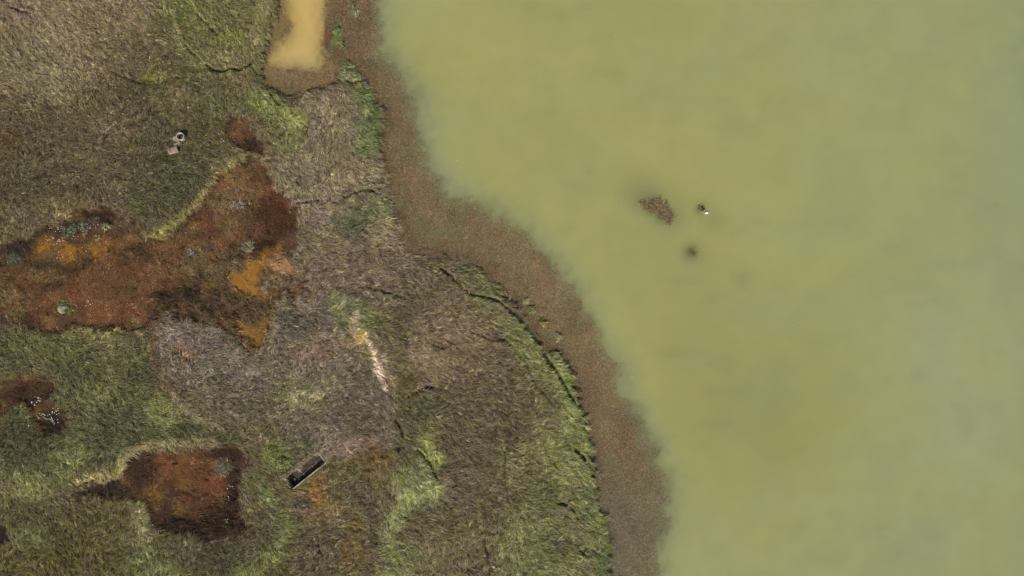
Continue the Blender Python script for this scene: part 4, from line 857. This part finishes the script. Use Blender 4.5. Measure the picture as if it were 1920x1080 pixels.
def slab(pts, th, px, py, z, rot, mat, label, seed=1):
    bm = bmesh.new(); q = np.random.default_rng(seed)
    vs = []
    n = len(pts)
    for i in range(n):
        x0_, y0_ = pts[i]; x1_, y1_ = pts[(i + 1) % n]
        for k in range(3):
            t = k / 3; vs.append(((x0_ + (x1_ - x0_) * t) * S + q.normal(0, .012), -(y0_ + (y1_ - y0_) * t) * S + q.normal(0, .012)))
    top = [bm.verts.new((x, y, th / 2 + q.normal(0, .01))) for x, y in vs]; bot = [bm.verts.new((x * .97, y * .97, -th / 2)) for x, y in vs]
    f = bm.faces.new(top[::-1]); bm.faces.new(bot)
    for i in range(len(vs)): bm.faces.new((top[i], top[(i + 1) % len(vs)], bot[(i + 1) % len(vs)], bot[i]))
    bmesh.ops.recalc_face_normals(bm, faces=bm.faces[:]); bmesh.ops.triangulate(bm, faces=[x for x in bm.faces if len(x.verts) > 4])
    o = bm_obj('concrete_slab', bm, mat); o.location = (float(wx(px)), float(wy(py)), ground(px, py) + z); o.rotation_euler = rot
    return tag(o, label, 'slab', G_W)
slab([(-7, -5), (-1, -8), (3, -5), (6, 1), (8, 6), (5, 8), (0, 3), (-5, 0)], .12, 334.5, 265, .22, (.12, .1, 0), M_conc_tan, 'broad tan concrete slab leaning against the well ring', 3)
slab([(-6, -2), (1, -3.5), (7, -1), (5.5, 3), (0, 4), (-3.5, 2)], .1, 335, 273, .14, (-.15, .12, 0), M_conc, 'small grey mauve concrete slab between the broad slab and the curved piece', 4)
sg = bm_obj('ring_segment', ring(.50, .62, 1.15, 14, math.radians(48), math.radians(132), .008, 5, True), M_conc_tan)
sg.location = (float(wx(321)), float(wy(285)), gz - .22); sg.rotation_euler = (math.radians(84), 0, math.radians(103)); tag(sg, 'curved broken concrete ring piece lying hollow side down, farthest from the well', 'concrete piece', G_W)

stone('boulder', 118.5, 579, .52, M_stone, 'pale lichened boulder ringed by green grass in the rust bog', 'boulder', None, flat=.45, seed=9)
T2 = 'grass round the lichened boulder'
plant('grass_tussock', 121, 570, .55, 160, .4, .035, .16, [(88, 98, 58), (70, 78, 46), (110, 112, 72)], 'dark green grass just behind the lichened boulder', 'tussock', T2)
plant('grass_tussock', 131, 580, .4, 110, .35, .035, .14, [(86, 104, 50), (110, 116, 66)], 'green grass tuft east of the lichened boulder', 'tussock', T2)
plant('grass_tussock', 107, 582, .3, 80, .3, .035, .12, [(110, 108, 64), (90, 88, 52)], 'olive grass tuft west of the lichened boulder', 'tussock', T2)
G_R = 'pale stones at the rut in the southern grass'
stone('pale_stone', 925.5, 1060, .20, M_chalk, 'larger pale stone beside the dark rut at the southern edge', 'stone', G_R, seed=21)
stone('pale_stone', 917, 1063, .15, M_stone, 'grey stone on the west side of the dark rut', 'stone', G_R, seed=22)
stone('pale_stone', 919.5, 1072, .14, M_stone, 'bluish grey stone lying in the dark rut', 'stone', G_R, seed=23)
for i, (x, y, r) in enumerate(((686, 634, .16), (690, 645, .13), (695, 655, .17), (705, 680, .14), (708, 693, .22), (713, 703, .14), (718, 722, .13))):
    nm = ['topmost of the scar', 'second from the north', 'at the narrow waist', 'just below the waist', 'the largest of the scar', 'below the largest one', 'at the southern tip'][i]
    stone('chalk_lump', x, y, r, M_chalk, 'white chalky lump in the sandy scar, ' + nm, 'stone', 'chalk lumps in the sandy scar', seed=30 + i, flat=.4)

# twig snag and white float
sn = empty('snag', (float(wx(1317.5)), float(wy(394)), 0)); tag(sn, 'dark waterlogged snag with thin pale branches out in the lake', 'snag')
M_snag = plain_mat('wet_dark_wood', tuple(lin((56, 50, 30), .7)), .6); M_twig = plain_mat('bleached_wood', tuple(lin((176, 166, 132), .7)), .7)
def tube(pts, r0, r1, seg=7):
    bm = bmesh.new(); rows = []
    for i, p in enumerate(pts):
        t = i / (len(pts) - 1); r = r0 + (r1 - r0) * t; p = Vector(p); dr = (Vector(pts[min(i + 1, len(pts) - 1)]) - Vector(pts[max(i - 1, 0)])).normalized()
        a_ = dr.orthogonal().normalized(); b_ = dr.cross(a_)
        rows.append([bm.verts.new(p + (a_ * math.cos(k * 2 * math.pi / seg) + b_ * math.sin(k * 2 * math.pi / seg)) * r) for k in range(seg)])
    for A, Bn in zip(rows, rows[1:]):
        for k in range(seg): bm.faces.new((A[k], A[(k + 1) % seg], Bn[(k + 1) % seg], Bn[k]))
    bm.faces.new(rows[0][::-1]); bm.faces.new(rows[-1]); bmesh.ops.recalc_face_normals(bm, faces=bm.faces[:]); return bm
bm_obj('trunk', tube([(.06, -.12, -.5), (0, -.05, .02), (-.06, .1, .16), (-.1, .3, .12), (-.14, .42, .02)], .13, .05), M_snag, sn, smooth=True)
bm_obj('branch', tube([(.02, -.08, .05), (.12, .04, .16), (.22, .12, .1)], .07, .03), M_snag, sn, smooth=True)
bm_obj('branch', tube([(0, -.14, .08), (-.16, -.18, .12), (-.34, -.16, .1)], .035, .015), M_twig, sn, smooth=True)
bm_obj('branch', tube([(.02, -.14, .08), (.05, -.28, .12), (.06, -.40, .04)], .03, .012), M_twig, sn, smooth=True)
bm_obj('branch', tube([(.05, -.08, .1), (.2, -.02, .14), (.36, .0, .08)], .025, .01), M_twig, sn, smooth=True)
bm_obj('sunken_root', tube([(.05, -.1, -.1), (.35, -.6, -.12), (.8, -1.15, -.16)], .05, .02), M_snag, sn, smooth=True)
nb = 170; 
plant('weed_clump', 1315, 389, .5, 300, .3, .03, .05, [(64, 66, 32), (48, 48, 24), (84, 86, 48)], 'dark olive weed clump trailing behind the snag', 'weed', mat=M_weed, z0=-.02)
M_white = plain_mat('white_plastic', (.82, .81, .76), .4, vary=((6, .92, 1.04),), bmp=None, spec=.4)
ft = empty('float', (float(wx(1324.8)), float(wy(399.2)), .05), .3); tag(ft, 'small bright white float resting against the snag', 'float')
b = bmesh.new(); bmesh.ops.create_uvsphere(b, u_segments=20, v_segments=12, radius=.15)
for v in b.verts:
    v.co.x *= 1.25; v.co.y *= .8
    if v.co.x < 0: v.co.y *= 1 + v.co.x * 1.6
bm_obj('float_body', b, M_white, ft, smooth=True)
bm_obj('eyelet', ring(.022, .042, .02, 14, jit=0), M_white, ft, (-.2, 0, .0))

# white flowers: one small object each
M_petal = plain_mat('white_petals', (.48, .50, .40), .6, vary=((9, .85, 1.1),), bmp=None)
def flower_mesh():
    bm = bmesh.new(); c = bm.verts.new((0, 0, .012)); r = []
    for k in range(10):
        t = k * math.pi / 5; q = 1 if k % 2 == 0 else .62; r.append(bm.verts.new((q * math.cos(t), q * math.sin(t), .25)))
    for k in range(10): bm.faces.new((c, r[k], r[(k + 1) % 10]))
    s = bm.verts.new((.08, 0, -1.4)); s2 = bm.verts.new((-.08, 0, -1.4)); bm.faces.new((c, s, s2))
    me = bpy.data.meshes.new('white_flower'); bm.to_mesh(me); bm.free(); me.materials.append(M_petal); return me
FM = flower_mesh()
def flowers(pts, group, label, size=.075, jit=.4):
    for x, y in pts:
        o = bpy.data.objects.new('white_flower', FM); C.objects.link(o); x += rng.normal(0, jit); y += rng.normal(0, jit)
        s = size * rng.uniform(.55, 1.05); o.scale = (s, s, s); o.location = (float(wx(x)), float(wy(y)), ground(x, y) + s * 1.3 + .05); o.rotation_euler = (rng.normal(0, .2), rng.normal(0, .2), rng.uniform(0, 6))
        tag(o, label, 'flower', group)
z = lambda L, ox, oy, k: [(ox + a / k, oy + b / k) for a, b in L]
flowers(z([(330, 285), (385, 298), (425, 305), (412, 318), (458, 325), (420, 362), (455, 375), (382, 403), (276, 412), (278, 395), (340, 465)], 40, 720, 12), 'white flowers north of the peat water', 'small white flower in the loose cluster beside green grass, western dark bog', .086, .1)
flowers(z([(748, 540), (862, 545), (858, 592), (820, 600), (780, 635), (738, 620), (728, 660), (672, 678), (612, 692), (828, 676), (880, 658), (555, 692), (518, 672), (490, 668), (478, 696), (440, 655), (430, 758), (524, 735), (556, 755), (584, 775), (605, 778),
           (620, 780), (665, 775), (686, 800), (708, 742), (712, 765), (735, 800), (720, 825), (738, 850), (775, 868), (766, 895), (862, 855), (852, 788), (750, 820), (232, 918), (700, 790), (730, 775)], 40, 720, 12),
        'white flowers curving round the black peat', 'small white flower in the curved string round the black peat, western dark bog', .076, .1)
flowers(z([(148, 436), (180, 440), (210, 420), (230, 455), (240, 488), (290, 430), (285, 455), (308, 490), (360, 405), (345, 440), (368, 450), (90, 580), (84, 620), (110, 640), (130, 630), (160, 630), (170, 575), (185, 585), (200, 610), (215, 595), (195, 705),
           (225, 710), (300, 630), (280, 655), (310, 655), (258, 690), (345, 800), (290, 830), (265, 935), (350, 920), (320, 940), (325, 880), (460, 880), (495, 850), (520, 612), (555, 512), (545, 570), (615, 620), (620, 570), (450, 570), (490, 510), (660, 840), (690, 762),
           (712, 545), (830, 400), (828, 430), (915, 408), (918, 434), (950, 372), (880, 378), (740, 470), (710, 490), (670, 450), (755, 820), (1325, 390), (1340, 330), (1170, 600)], 80, 380, 9), 'white flowers over the ochre puddles', 'tiny white flower among the many dotting the ochre puddles', .065, .15)
flowers(z([(1290, 640), (1336, 635), (1340, 680), (1310, 708), (1265, 690), (1300, 905), (1322, 905), (1318, 945), (1312, 925), (1472, 600), (1500, 632), (1475, 636), (1355, 515), (1382, 516), (1325, 540), (1340, 500), (1340, 655)], 220, 830, 6.354), 'white flowers on the red pool east side', 'small white flower along the east side of the dark red pool', .08, .15)
flowers([(166.5, 562.5), (168.5, 565), (167.5, 567), (172.5, 571), (164, 573.5), (176, 569), (168, 574), (365, 426), (360.5, 428), (351, 437)], 'white flowers scattered on rust bog', 'lone tiny white flower on bare rust bog', .075, .1)
bpy.context.view_layer.update()

# bits of straw floating on the lake
M_straw = plain_mat('floating_straw', tuple(lin((190, 186, 150), .55)), .7)
def straw_mesh():
    bm = bmesh.new()
    for k in range(3):
        t = k * 1.1; d = Vector((math.cos(t), math.sin(t), 0)); p = Vector((-d.y, d.x, 0)) * .09
        q = [bm.verts.new(d * -.9 + p), bm.verts.new(d * -.9 - p), bm.verts.new(d + Vector((0, 0, .12)) - p), bm.verts.new(d + Vector((0, 0, .12)) + p)]; bm.faces.new(q)
    me = bpy.data.meshes.new('straw_bit'); bm.to_mesh(me); bm.free(); me.materials.append(M_straw); return me
SM = straw_mesh()
for x, y in ((857, 301), (905, 306), (1154, 66), (1050, 104), (1162, 330), (1147, 372), (1164, 378), (1159, 402), (978, 390), (1058, 453), (1245, 690), (1185, 707), (1223, 570), (1560, 240), (1488, 610), (1700, 300), (1421, 130), (1620, 850), (1362, 940), (1798, 520)):
    o = bpy.data.objects.new('straw_bit', SM); C.objects.link(o); q = rng.uniform(.07, .14); o.scale = (q, q, q); o.location = (float(wx(x)), float(wy(y)), .012); o.rotation_euler = (0, 0, rng.uniform(0, 6))
    tag(o, 'tiny pale bit of straw floating on the open green lake', 'straw', 'straw bits adrift on the lake')
